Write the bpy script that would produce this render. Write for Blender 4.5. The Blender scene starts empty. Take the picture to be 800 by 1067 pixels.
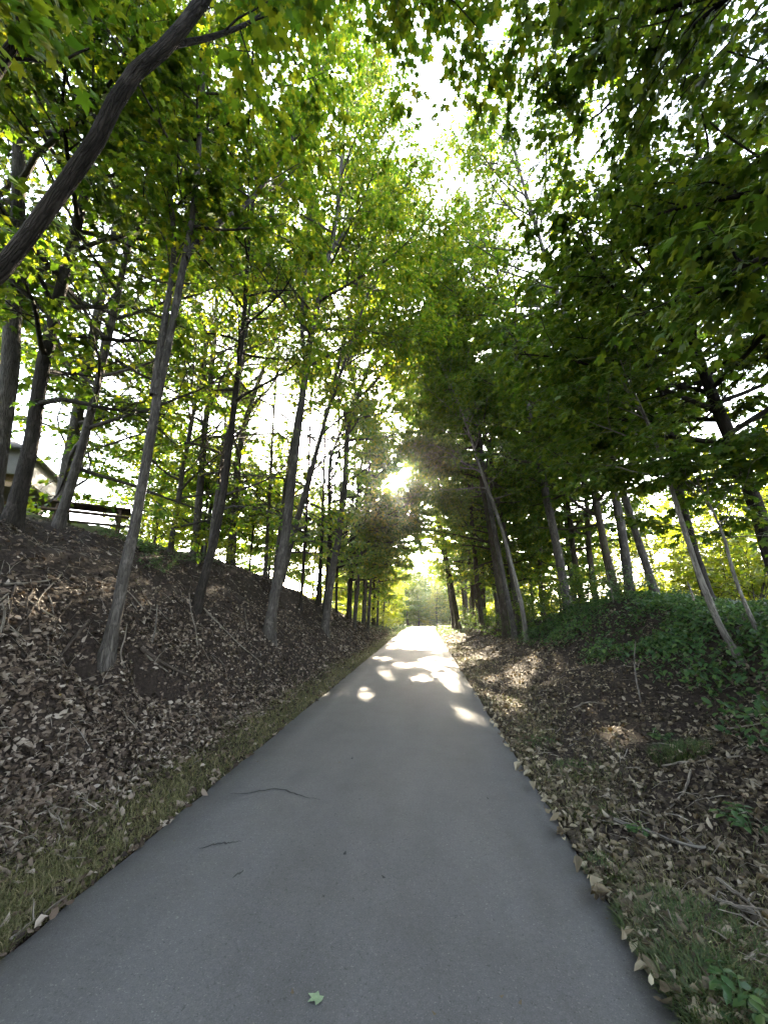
import bpy, math, random
import numpy as np
from mathutils import Vector, Matrix

rng = np.random.default_rng(11)
random.seed(11)
SC = bpy.context.scene
COL = SC.collection
R = math.radians

# ------------------------------------------------------------------ camera model
CAM = np.array([0.52, 0.0, 1.6]); YAW = R(5.8); PITCH = R(14.7); FPX = 400.0
FW = np.array([-math.sin(YAW)*math.cos(PITCH), math.cos(YAW)*math.cos(PITCH), math.sin(PITCH)])
RT = np.array([math.cos(YAW), math.sin(YAW), 0.0])
UP = np.cross(RT, FW)
def ray(px, py):
    d = FW + RT*(px-400.0)/FPX + UP*(533.5-py)/FPX
    return d/np.linalg.norm(d)
SUN_EL = R(19.3); SUN_AZ = R(4.3)      # azimuth measured left of +Y (the path's direction)
SUN = np.array([-math.sin(SUN_AZ)*math.cos(SUN_EL), math.cos(SUN_AZ)*math.cos(SUN_EL), math.sin(SUN_EL)])

# ------------------------------------------------------------------ noise / terrain
def _h(ix, iy, seed):
    n = (ix.astype(np.int64)*374761393 + iy.astype(np.int64)*668265263 + seed*1442695041) & 0x7fffffff
    n = ((n ^ (n >> 13))*1274126177) & 0x7fffffff
    return ((n ^ (n >> 16)) & 0xffff)/65535.0
def vnoise(x, y, seed=0):
    x = np.asarray(x, float); y = np.asarray(y, float)
    ix = np.floor(x); iy = np.floor(y); fx = x-ix; fy = y-iy
    fx = fx*fx*(3-2*fx); fy = fy*fy*(3-2*fy)
    a = _h(ix, iy, seed); b = _h(ix+1, iy, seed); c = _h(ix, iy+1, seed); d = _h(ix+1, iy+1, seed)
    return (a*(1-fx)+b*fx)*(1-fy)+(c*(1-fx)+d*fx)*fy
def fbm(x, y, seed=0, oct=4):
    s = 0; a = .5; f = 1.0
    for o in range(oct):
        s = s + a*(vnoise(x*f, y*f, seed+o*17)-.5)*2; a *= .5; f *= 2.03
    return s
LX = [1.52, 1.9, 2.3, 2.7, 3.2, 4.0, 5.0, 5.6, 7.0, 9.5, 15, 40, 400]
LZ = [0, .02, .08, .36, 1.0, 1.78, 2.55, 2.86, 3.25, 4.0, 4.5, 4.8, 4.8]
RX = [1.52, 2.1, 2.8, 3.4, 4.2, 4.8, 5.4, 6.0, 8.0, 12, 40, 400]
RZ = [0, .06, .17, .40, .85, 1.28, 1.80, 2.0, 1.9, 1.6, 1.2, 1.2]
def sm(a, b, x):
    t = np.clip((x-a)/(b-a), 0, 1); return t*t*(3-2*t)
def path_z(y):
    return -2.6*sm(44, 95, np.asarray(y, float))
def path_x(y):
    y = np.asarray(y, float); return 0.0025*np.clip(y-36, 0, 60)**2
def height(x, y, detail=True):
    x = np.asarray(x, float); y = np.asarray(y, float)
    s = x-path_x(y)
    aL = np.interp(y, [-20, 14, 20, 27, 36, 46], [1, 1.03, .85, .52, .15, .03])
    aR = np.interp(y, [-20, 2, 6, 9, 11, 15, 24, 40, 50], [.7, .66, .72, .9, .98, .82, .52, .2, .1])
    z = np.where(s < 0, np.interp(-s, LX, LZ)*aL, np.interp(s, RX, RZ)*aR) + path_z(y)
    off = np.abs(s)-1.6
    m = sm(0.1, 1.2, off)
    if detail:
        z = z + m*(fbm(x*.55, y*.55, 3, 3)*.20 + fbm(x*2.1, y*2.1, 9, 4)*np.where(s < 0, .15, .085)*sm(.6, 1.6, off) + fbm(x*7, y*7, 21, 2)*.02)
        # dark hollows under the roots of the nearest left-hand tree
        for hx, hy, hr, hd in HOLLOWS:
            z = z - hd*np.exp(-(((x-hx)**2+(y-hy)**2)/hr**2))
    z = z - .05*(np.abs(s) < 1.49)
    return z
HOLLOWS = []
def hit(px, py, tmax=90):
    d = ray(px, py); t = .8; prev = .8
    while t < tmax:
        p = CAM+d*t
        if p[2] < float(height(p[0], p[1])):
            lo, hi = prev, t
            for _ in range(20):
                m = (lo+hi)/2; q = CAM+d*m
                if q[2] < float(height(q[0], q[1])): hi = m
                else: lo = m
            return CAM+d*hi
        prev = t; t += .05+.01*t
    return CAM+d*tmax
def at_dist(px, py, hd):                 # point on the pixel's ray at horizontal distance hd
    d = ray(px, py); return CAM+d*(hd/math.hypot(d[0], d[1]))
_hb = [hit(93, 674), hit(150, 694), hit(178, 712), hit(205, 640)]
HOLLOWS += [(_hb[0][0], _hb[0][1], .24, .45), (_hb[1][0], _hb[1][1], .2, .34), (_hb[2][0], _hb[2][1], .22, .26), (_hb[3][0], _hb[3][1], .18, .22)]

# ------------------------------------------------------------------ mesh helpers
def mesh_obj(name, V, F, mat, parent=None, smooth=False):
    BC = None
    if V.shape[1] == 6: BC = np.ascontiguousarray(V[:, 3:], np.float32); V = V[:, :3]
    V = np.ascontiguousarray(V, np.float32); F = np.ascontiguousarray(F, np.int32)
    me = bpy.data.meshes.new(name)
    me.vertices.add(len(V)); me.vertices.foreach_set('co', V.ravel())
    k = F.shape[1]
    me.loops.add(F.size); me.loops.foreach_set('vertex_index', F.ravel())
    me.polygons.add(len(F)); me.polygons.foreach_set('loop_start', np.arange(0, F.size, k, dtype=np.int32))
    if smooth: me.polygons.foreach_set('use_smooth', np.ones(len(F), bool))
    me.update(calc_edges=True)
    if BC is not None: me.attributes.new('bark_co', 'FLOAT_VECTOR', 'POINT').data.foreach_set('vector', BC.ravel())
    me.materials.append(mat)
    o = bpy.data.objects.new(name, me); COL.objects.link(o)
    if parent is not None: o.parent = parent
    return o
def merge(parts):                         # [(V,F quads/tris same k)]
    Vs, Fs, n = [], [], 0
    for V, F in parts:
        Vs.append(V); Fs.append(F+n); n += len(V)
    return np.concatenate(Vs), np.concatenate(Fs)
def tubes(C, Rr, k, noise=0.0, seed=0):
    """C (B,n,3) centre lines, Rr (B,n) radii -> verts, quads (with caps collapsed)"""
    C = np.asarray(C, float); Rr = np.asarray(Rr, float)
    B, n, _ = C.shape
    T = np.gradient(C, axis=1); T /= np.linalg.norm(T, axis=2, keepdims=True)+1e-9
    mt = np.abs(T[:, :, 2]).mean(1)
    ref = np.where(mt[:, None] > .75, np.array([[1., 0, 0]]), np.array([[0, 0, 1.]]))[:, None, :]
    U = np.cross(T, np.broadcast_to(ref, T.shape)); U /= np.linalg.norm(U, axis=2, keepdims=True)+1e-9
    W = np.cross(T, U)
    a = np.linspace(0, 2*np.pi, k, endpoint=False)
    rad = Rr[:, :, None]*np.ones(k)
    if noise:
        g = np.random.default_rng(seed)
        nz = g.normal(0, 1, (B, n, k))
        for _ in range(2):
            nz = (nz+np.roll(nz, 1, 2)+np.roll(nz, -1, 2))/3
            nz[:, 1:-1] = (nz[:, :-2]+2*nz[:, 1:-1]+nz[:, 2:])/4
        rad = rad*(1+noise*nz*2)
    V = C[:, :, None, :] + rad[..., None]*(np.cos(a)[None, None, :, None]*U[:, :, None, :]+np.sin(a)[None, None, :, None]*W[:, :, None, :])
    idx = np.arange(B*n*k).reshape(B, n, k)
    q = np.stack([idx[:, :-1, :], np.roll(idx, -1, 2)[:, :-1, :], np.roll(idx, -1, 2)[:, 1:, :], idx[:, 1:, :]], -1).reshape(-1, 4)
    al = np.concatenate([np.zeros((B, 1)), np.cumsum(np.linalg.norm(np.diff(C, axis=1), axis=2), 1)], 1)
    rm = Rr.max(1)[:, None, None]; BC = np.stack([np.broadcast_to(rm*np.cos(a), rad.shape), np.broadcast_to(rm*np.sin(a), rad.shape), np.broadcast_to(al[:, :, None]+np.arange(B)[:, None, None]*1.7, rad.shape)], -1)
    return np.concatenate([V, BC], -1).reshape(-1, 6), q
def box(cx, cy, cz, sx, sy, sz, rot=0.0, bev=0.0):
    v = np.array([[x, y, z] for x in (-.5, .5) for y in (-.5, .5) for z in (-.5, .5)])*[sx, sy, sz]
    c, s = math.cos(rot), math.sin(rot)
    v = np.stack([v[:, 0]*c-v[:, 1]*s, v[:, 0]*s+v[:, 1]*c, v[:, 2]], 1)+[cx, cy, cz]
    f = np.array([[0, 1, 3, 2], [4, 6, 7, 5], [0, 4, 5, 1], [2, 3, 7, 6], [0, 2, 6, 4], [1, 5, 7, 3]])
    return v, f
def bevel(o, w=.01):
    m = o.modifiers.new('bevel', 'BEVEL'); m.width = w; m.segments = 2; return o
def resample(P, n):
    P = np.asarray(P, float)
    for _ in range(2):                    # corner cutting
        Q = [P[0]]
        for a, b in zip(P[:-1], P[1:]): Q += [a*.75+b*.25, a*.25+b*.75]
        Q.append(P[-1]); P = np.array(Q)
    s = np.r_[0, np.cumsum(np.linalg.norm(np.diff(P, axis=0), axis=1))]
    u = np.linspace(0, s[-1], n)
    return np.stack([np.interp(u, s, P[:, i]) for i in range(3)], 1)
def tag(o, label=None, cat=None, group=None, kind=None):
    if label: o['label'] = label
    if cat: o['category'] = cat
    if group: o['group'] = group
    if kind: o['kind'] = kind
    return o
def empty(name, loc, rz=0.0):
    o = bpy.data.objects.new(name, None); COL.objects.link(o)
    o.location = loc; o.rotation_euler.z = rz; o.empty_display_size = .2
    return o
def copy_tree(root, loc, rz, scale):
    r = root.copy(); COL.objects.link(r); r.location = loc; r.rotation_euler = (0, 0, rz); r.scale = scale
    for ch in root.children:
        c = ch.copy(); COL.objects.link(c); c.parent = r
    return r

# ------------------------------------------------------------------ materials
def mat(name):
    m = bpy.data.materials.new(name); m.use_nodes = True
    nt = m.node_tree; nt.nodes.clear()
    out = nt.nodes.new('ShaderNodeOutputMaterial')
    return m, nt, out
def N(nt, t, **kw):
    n = nt.nodes.new(t)
    for k, v in kw.items():
        if k in n.inputs.keys() if hasattr(n, 'inputs') else False: n.inputs[k].default_value = v
        else: setattr(n, k, v)
    return n
def ramp(nt, fac, stops):
    n = nt.nodes.new('ShaderNodeValToRGB'); cr = n.color_ramp
    while len(cr.elements) < len(stops): cr.elements.new(.5)
    for e, (p, c) in zip(cr.elements, stops): e.position = p; e.color = (*c, 1) if len(c) == 3 else c
    nt.links.new(fac, n.inputs[0]); return n.outputs[0]
def noise(nt, vec, scale, detail=4, rough=.55):
    n = nt.nodes.new('ShaderNodeTexNoise'); n.inputs['Scale'].default_value = scale; n.inputs['Detail'].default_value = detail
    n.inputs['Roughness'].default_value = rough
    if vec is not None: nt.links.new(vec, n.inputs['Vector'])
    return n.outputs['Fac']
def mixc(nt, fac, a, b, mode='MIX'):
    n = nt.nodes.new('ShaderNodeMix'); n.data_type = 'RGBA'; n.blend_type = mode
    for sock, v in ((n.inputs[0], fac), (n.inputs[6], a), (n.inputs[7], b)):
        if hasattr(v, 'links'): nt.links.new(v, sock)
        elif isinstance(v, (int, float)): sock.default_value = v
        else: sock.default_value = (*v, 1)
    return n.outputs[2]
def mapping(nt, vec, scale):
    n = nt.nodes.new('ShaderNodeMapping'); n.inputs['Scale'].default_value = scale; nt.links.new(vec, n.inputs['Vector']); return n.outputs[0]
def bump(nt, h, strength, dist):
    n = nt.nodes.new('ShaderNodeBump'); n.inputs['Strength'].default_value = strength; n.inputs['Distance'].default_value = dist
    nt.links.new(h, n.inputs['Height']); return n.outputs[0]
def principled(nt, out, col, rough=.8, normal=None, spec=.3):
    b = nt.nodes.new('ShaderNodeBsdfPrincipled')
    if hasattr(col, 'links'): nt.links.new(col, b.inputs['Base Color'])
    else: b.inputs['Base Color'].default_value = (*col, 1)
    if hasattr(rough, 'links'): nt.links.new(rough, b.inputs['Roughness'])
    else: b.inputs['Roughness'].default_value = rough
    b.inputs['Specular IOR Level'].default_value = spec
    if normal is not None: nt.links.new(normal, b.inputs['Normal'])
    if out is not None: nt.links.new(b.outputs[0], out.inputs[0])
    return b
def leaf_mat(name, refl, trans, fac=.5, rough=.45, spec=.35):
    m, nt, out = mat(name)
    g = nt.nodes.new('ShaderNodeNewGeometry'); rnd = g.outputs['Random Per Island']
    b = principled(nt, None, ramp(nt, rnd, refl), rough, None, spec)
    t = nt.nodes.new('ShaderNodeBsdfTranslucent'); nt.links.new(ramp(nt, rnd, trans), t.inputs[0])
    mx = nt.nodes.new('ShaderNodeMixShader'); mx.inputs[0].default_value = fac
    nt.links.new(b.outputs[0], mx.inputs[1]); nt.links.new(t.outputs[0], mx.inputs[2]); nt.links.new(mx.outputs[0], out.inputs[0])
    return m
M = {}
M['leaf'] = leaf_mat('maple_leaf', [(0, (.035, .085, .012)), (.5, (.05, .11, .014)), (1, (.085, .13, .018))],
                     [(0, (.09, .20, .010)), (.55, (.20, .31, .012)), (1, (.44, .42, .016))])
M['leaf_dark'] = leaf_mat('deep_green_leaf', [(0, (.03, .068, .012)), (.6, (.05, .10, .015)), (1, (.085, .12, .018))],
                     [(0, (.065, .14, .008)), (.6, (.13, .21, .010)), (1, (.26, .30, .014))], .47)
M['leaf_sunlit'] = leaf_mat('sunlit_leaf', [(0, (.06, .12, .012)), (1, (.12, .14, .015))],
                     [(0, (.25, .36, .012)), (1, (.5, .48, .02))], .55)  # sunlight put into the colour: brighter and yellower than the maple leaf
M['herb'] = leaf_mat('ground_cover_leaf', [(0, (.022, .06, .02)), (.6, (.038, .088, .026)), (1, (.075, .125, .032))],
                     [(0, (.035, .085, .015)), (1, (.12, .19, .025))], .35)
M['grass'] = leaf_mat('verge_grass', [(0, (.06, .075, .025)), (.5, (.11, .105, .04)), (.8, (.17, .145, .075)), (1, (.26, .22, .13))],
                     [(0, (.08, .12, .02)), (1, (.18, .17, .06))], .3, .6)
M['tuft'] = leaf_mat('tuft_grass', [(0, (.025, .05, .014)), (.7, (.05, .08, .022)), (1, (.11, .11, .045))], [(0, (.04, .09, .015)), (1, (.11, .15, .03))], .35, .55)
M['litter'] = leaf_mat('dead_leaf', [(0, (.014, .010, .007)), (.35, (.045, .031, .022)), (.6, (.10, .073, .054)), (.87, (.18, .145, .115)), (1, (.32, .275, .23))],
                     [(0, (.05, .03, .015)), (1, (.2, .13, .06))], .12, .7, .25)
M['litter_r'] = leaf_mat('dead_leaf_tan', [(0, (.018, .014, .010)), (.4, (.05, .039, .026)), (.75, (.115, .093, .066)), (1, (.27, .235, .18))],
                     [(0, (.05, .03, .015)), (1, (.25, .18, .06))], .15, .7, .25)

def bark(name, dark, light, scale=1.0, moss=None):
    m, nt, out = mat(name)
    at_ = nt.nodes.new('ShaderNodeAttribute'); at_.attribute_name = 'bark_co'; tc = at_.outputs['Vector']
    v = mapping(nt, tc, (16*scale, 16*scale, 2.6*scale))
    a = noise(nt, v, 1.0, 8, .7); b = noise(nt, tc, 2.2, 3)
    wv = nt.nodes.new('ShaderNodeTexVoronoi'); wv.feature = 'DISTANCE_TO_EDGE'; wv.inputs['Scale'].default_value = 1.0
    dv = nt.nodes.new('ShaderNodeVectorMath'); dv.operation = 'MULTIPLY_ADD'; nz = nt.nodes.new('ShaderNodeTexNoise'); nz.inputs['Scale'].default_value = 6; nt.links.new(tc, nz.inputs['Vector'])
    nt.links.new(nz.outputs['Color'], dv.inputs[0]); dv.inputs[1].default_value = (1.6, 1.6, 1.2); nt.links.new(mapping(nt, tc, (30*scale, 30*scale, 5*scale)), dv.inputs[2])
    nt.links.new(dv.outputs[0], wv.inputs['Vector'])
    fur = ramp(nt, wv.outputs['Distance'], [(0.0, (0, 0, 0)), (.16, (1, 1, 1))])
    f = nt.nodes.new('ShaderNodeMath'); f.operation = 'MULTIPLY_ADD'; nt.links.new(b, f.inputs[0]); f.inputs[1].default_value = .6
    sub = nt.nodes.new('ShaderNodeMath'); sub.operation = 'SUBTRACT'; nt.links.new(a, sub.inputs[0]); sub.inputs[1].default_value = .3
    nt.links.new(sub.outputs[0], f.inputs[2])
    c = ramp(nt, f.outputs[0], [(.25, dark), (.75, light)])
    c = mixc(nt, .45, c, mixc(nt, 1.0, c, fur, 'MULTIPLY'))
    lich = ramp(nt, noise(nt, tc, 3.2, 6, .65), [(.56, (0, 0, 0)), (.66, (.55, .55, .55))])
    c = mixc(nt, lich, c, tuple(min(.4, x*1.5+.01) for x in light))
    hh = mixc(nt, .5, fur, ramp(nt, a, [(0, (0, 0, 0)), (1, (1, 1, 1))]))
    if moss:
        mz = noise(nt, tc, 5, 4)
        c = mixc(nt, ramp(nt, mz, [(.52, (0, 0, 0)), (.68, (1, 1, 1))]), c, moss)
    principled(nt, out, c, .9, bump(nt, hh, 1.0, .02), .15)
    return m
M['bark_grey'] = bark('grey_bark', (.028, .024, .021), (.125, .112, .10))
M['bark_dark'] = bark('dark_bark', (.012, .010, .008), (.05, .042, .036))
M['bark_pale'] = bark('pale_bark', (.07, .062, .054), (.23, .21, .185), .8)
M['bark_brown'] = bark('brown_bark', (.024, .018, .013), (.10, .08, .062), 1.0, (.05, .06, .025))
M['twig'] = bark('dead_twig', (.09, .075, .06), (.36, .32, .27), 1.5)
M['root'] = bark('root_wood', (.03, .023, .018), (.15, .12, .10), 1.5)

def asphalt():
    m, nt, out = mat('asphalt')
    tc = nt.nodes.new('ShaderNodeTexCoord').outputs['Object']
    fine = noise(nt, tc, 160, 3, .7); mid = noise(nt, tc, 38, 4, .6); big = noise(nt, mapping(nt, tc, (1.2, .25, 1)), 1.0, 4, .6)
    c = ramp(nt, fine, [(.32, (.048, .048, .049)), (.55, (.09, .09, .092)), (.72, (.17, .17, .172))])
    c = mixc(nt, .55, c, ramp(nt, mid, [(.3, (.075, .075, .076)), (.7, (.105, .105, .107))]))
    grit = noise(nt, tc, 70, 2, .8)
    c = mixc(nt, ramp(nt, grit, [(.62, (0, 0, 0)), (.70, (.6, .6, .6))]), c, (.21, .205, .195))
    c = mixc(nt, ramp(nt, noise(nt, tc, 55, 2, .8), [(.62, (0, 0, 0)), (.70, (.6, .6, .6))]), c, (.03, .03, .03))
    c = mixc(nt, ramp(nt, noise(nt, tc, 2.3, 6, .7), [(.45, (0, 0, 0)), (.7, (.35, .35, .35))]), c, (.055, .053, .05))
    c = mixc(nt, 1.0, c, ramp(nt, big, [(.3, (.72, .72, .725)), (.7, (1.02, 1.02, 1.035))]), 'MULTIPLY')
    principled(nt, out, c, .78, bump(nt, fine, .5, .006), .3)
    return m
M['asphalt'] = asphalt()
def flat(name, c, rough=.8, sc=12, amt=.35):
    m, nt, out = mat(name)
    tc = nt.nodes.new('ShaderNodeTexCoord').outputs['Object']
    n = noise(nt, tc, sc, 5)
    col = ramp(nt, n, [(.3, tuple(x*(1-amt) for x in c)), (.7, tuple(x*(1+amt) for x in c))])
    principled(nt, out, col, rough, bump(nt, n, .4, .02), .3); return m
def soil():
    m, nt, out = mat('soil_and_litter')
    tc = nt.nodes.new('ShaderNodeTexCoord').outputs['Object']
    a = noise(nt, tc, 26, 6, .7); b = noise(nt, tc, 1.1, 4, .6); d = noise(nt, tc, 7, 5, .65)
    c = ramp(nt, a, [(.3, (.008, .006, .005)), (.5, (.024, .018, .015)), (.66, (.06, .047, .039))])
    c = mixc(nt, ramp(nt, d, [(.4, (0, 0, 0)), (.65, (.7, .7, .7))]), c, (.03, .023, .019))
    sx = nt.nodes.new('ShaderNodeSeparateXYZ'); nt.links.new(tc, sx.inputs[0])
    # green field grass away from the cutting and beyond the end of the path
    far = nt.nodes.new('ShaderNodeMapRange'); far.inputs[1].default_value = 24; far.inputs[2].default_value = 40; nt.links.new(sx.outputs[1], far.inputs[0])
    gx = nt.nodes.new('ShaderNodeMapRange'); gx.inputs[1].default_value = -6.5; gx.inputs[2].default_value = -9; nt.links.new(sx.outputs[0], gx.inputs[0])
    mx = nt.nodes.new('ShaderNodeMath'); mx.operation = 'MAXIMUM'; nt.links.new(far.outputs[0], mx.inputs[0]); nt.links.new(gx.outputs[0], mx.inputs[1])
    g = ramp(nt, noise(nt, tc, 3, 5), [(.3, (.045, .065, .015)), (.7, (.10, .115, .03))])
    c = mixc(nt, mx.outputs[0], c, g)
    principled(nt, out, c, .95, bump(nt, a, .8, .03), .1); return m
M['soil'] = soil()
M['crack'] = flat('dark_crack', (.03, .03, .031), .9)
M['greenleaf'] = flat('pale_green_leaf', (.16, .23, .13), .6, 30, .3)
M['stone'] = flat('field_stone', (.085, .07, .06), .9, 5, .45)
M['shingle'] = flat('grey_painted_fascia', (.07, .067, .065), .8, 3, .15)
M['roofing'] = flat('dark_roofing', (.03, .028, .026), .9, 8, .3)
M['planks'] = flat('weathered_brown_planks', (.10, .065, .045), .75, 9, .35)

# ------------------------------------------------------------------ leaves
MAPLE = np.array([(0, .42, 0), (0, 0, .0), (.40, .13, -.07), (.24, .33, 0), (.52, .66, -.10), (.20, .64, 0), (0, 1.04, -.12),
                  (-.20, .64, 0), (-.52, .66, -.10), (-.24, .33, 0), (-.40, .13, -.07)], float)
MAPLE_F = np.array([(0, i, i+1 if i < 10 else 1) for i in range(1, 11)])
SIMPLE = np.array([(0, 0, 0), (.36, .45, .05), (0, .5, -.03), (-.36, .45, .05), (0, 1.0, -.12)], float)
SIMPLE_F = np.array([(0, 1, 2), (0, 2, 3), (2, 1, 4), (3, 2, 4)])
OVATE = np.array([(0, 0, 0), (.24, .28, .05), (.23, .66, .07), (0, 1, -.10), (-.23, .66, .07), (-.24, .28, .05), (0, .30, -.03), (0, .66, -.05)], float)
OVATE_F = np.array([(0, 1, 6), (0, 6, 5), (1, 2, 7), (1, 7, 6), (5, 6, 7), (5, 7, 4), (7, 2, 3), (7, 3, 4)])
def leaf_arrays(pos, d, nrm, size, kind='simple', curl=None):
    T, F = {'maple': (MAPLE, MAPLE_F), 'ovate': (OVATE, OVATE_F), 'simple': (SIMPLE, SIMPLE_F)}[kind]
    d = d/(np.linalg.norm(d, axis=1, keepdims=True)+1e-9)
    nrm = nrm-d*(nrm*d).sum(1, keepdims=True); nrm /= np.linalg.norm(nrm, axis=1, keepdims=True)+1e-9
    s = np.cross(d, nrm)
    cz = np.ones(len(pos)) if curl is None else curl
    V = pos[:, None, :]+size[:, None, None]*(T[None, :, 0:1]*s[:, None, :]+T[None, :, 1:2]*d[:, None, :]+(T[None, :, 2:3]*cz[:, None, None])*nrm[:, None, :])
    F = (F[None]+(np.arange(len(pos))*len(T))[:, None, None]).reshape(-1, 3)
    return V.reshape(-1, 3), F

# ------------------------------------------------------------------ trees
def unit(v): return v/(np.linalg.norm(v, axis=-1, keepdims=True)+1e-9)
def grow_limb(g, p0, d0, L, n=10, bend=0.0, wob=.10):
    P = [p0]; d = d0.copy(); st = L/(n-1)
    for i in range(n-1):
        d = unit(d+g.normal(0, wob, 3)+np.array([0, 0, bend/(n-1)]))
        P.append(P[-1]+d*st)
    return np.array(P)
def foliage(g, limbs, dens=1.0, leaf=.11, droop=.25, sub_scale=1.0, nl=(5, 9)):
    """limbs: list of (pts (10,3), r0). -> sub branch curves, twig curves, leaf pos/dir/normal/size"""
    subs, subr = [], []
    for P, r0 in limbs:
        L = np.linalg.norm(np.diff(P, axis=0), axis=1).sum()
        ns = max(2, int(L*2.6*dens)); side = 1
        for j in range(ns):
            s = .22+.78*(j+g.random())/ns
            k = s*(len(P)-1); i = min(int(k), len(P)-2); p = P[i]*(1-(k-i))+P[i+1]*(k-i)
            t = unit(P[i+1]-P[i]); side = -side
            a = side*R(g.uniform(28, 70)); c, sn = math.cos(a), math.sin(a)
            d = np.array([t[0]*c-t[1]*sn, t[0]*sn+t[1]*c, t[2]*.6+g.normal(.05, .22)])
            ln = np.clip((.22+.36*(1-s))*L*g.uniform(.6, 1.25), .35, 2.2)*sub_scale
            subs.append(grow_limb(g, p, unit(d), ln, 6, -droop*.5, .12)); subr.append(r0*.32*(1-.6*s)+.003)
        subs.append(P[-6:] if len(P) >= 6 else resample(P, 6)); subr.append(.004)
    S = np.array(subs); SR = np.array(subr)
    # twigs
    SL = np.linalg.norm(np.diff(S, axis=1), axis=2).sum(1)
    nt = np.maximum(2, (SL*7.5*dens).astype(int))
    own = np.repeat(np.arange(len(S)), nt); m = len(own)
    u = g.uniform(.12, 1.0, m)*(S.shape[1]-1); i = np.minimum(u.astype(int), S.shape[1]-2); f = (u-i)[:, None]
    p = S[own, i]*(1-f)+S[own, i+1]*f; t = unit(S[own, i+1]-S[own, i])
    a = np.where(g.random(m) < .5, 1, -1)*np.radians(g.uniform(15, 75, m)); c, sn = np.cos(a), np.sin(a)
    d = unit(np.stack([t[:, 0]*c-t[:, 1]*sn, t[:, 0]*sn+t[:, 1]*c, t[:, 2]*.5+g.normal(-.05, .25, m)], 1))
    ln = g.uniform(.18, .42, m)
    tw = np.stack([p, p+d*(ln*.5)[:, None]+[0, 0, .01], p+d*ln[:, None]-np.stack([0*ln, 0*ln, ln*droop*.6], 1)], 1)
    # leaves
    k = g.integers(nl[0], nl[1]+1, m); own2 = np.repeat(np.arange(m), k); q = len(own2)
    v = g.uniform(.15, 1.05, q)[:, None]
    lp = tw[own2, 0]*(1-v)+tw[own2, 2]*v
    a = g.normal(0, 1, q)*.9; c, sn = np.cos(a), np.sin(a); dd = d[own2]
    ld = unit(np.stack([dd[:, 0]*c-dd[:, 1]*sn, dd[:, 0]*sn+dd[:, 1]*c, dd[:, 2]*.4-droop-g.random(q)*.45], 1))
    lp = lp+ld*g.uniform(.02, .07, q)[:, None]+g.normal(0, .015, (q, 3))
    ln_ = unit(np.stack([g.normal(0, .42, q), g.normal(0, .42, q), np.ones(q)], 1))
    ls = leaf*np.clip(g.normal(1, .22, q), .5, 1.5)
    return S, SR, tw, lp, ld, ln_, ls

SHAFTS = []      # (origin, radius0, growth per metre): open gaps in the leaves along the sun's direction
def carve(g, lp, base, full=True):
    w = lp+base; keep = np.ones(len(w), bool)
    for o, r0, gr, dr in (SHAFTS if full else SHAFTS[:NPATH]):
        v = w-o; t = v@dr; rr = np.linalg.norm(v-t[:, None]*dr, axis=1)
        keep &= ~((t > 0) & (rr < (r0+gr*t)*(1+.3*np.sin(w[:, 0]*5+w[:, 2]*7)+.25*np.sin(w[:, 0]*13-w[:, 2]*9+w[:, 1]*4))))
    return keep

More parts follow.
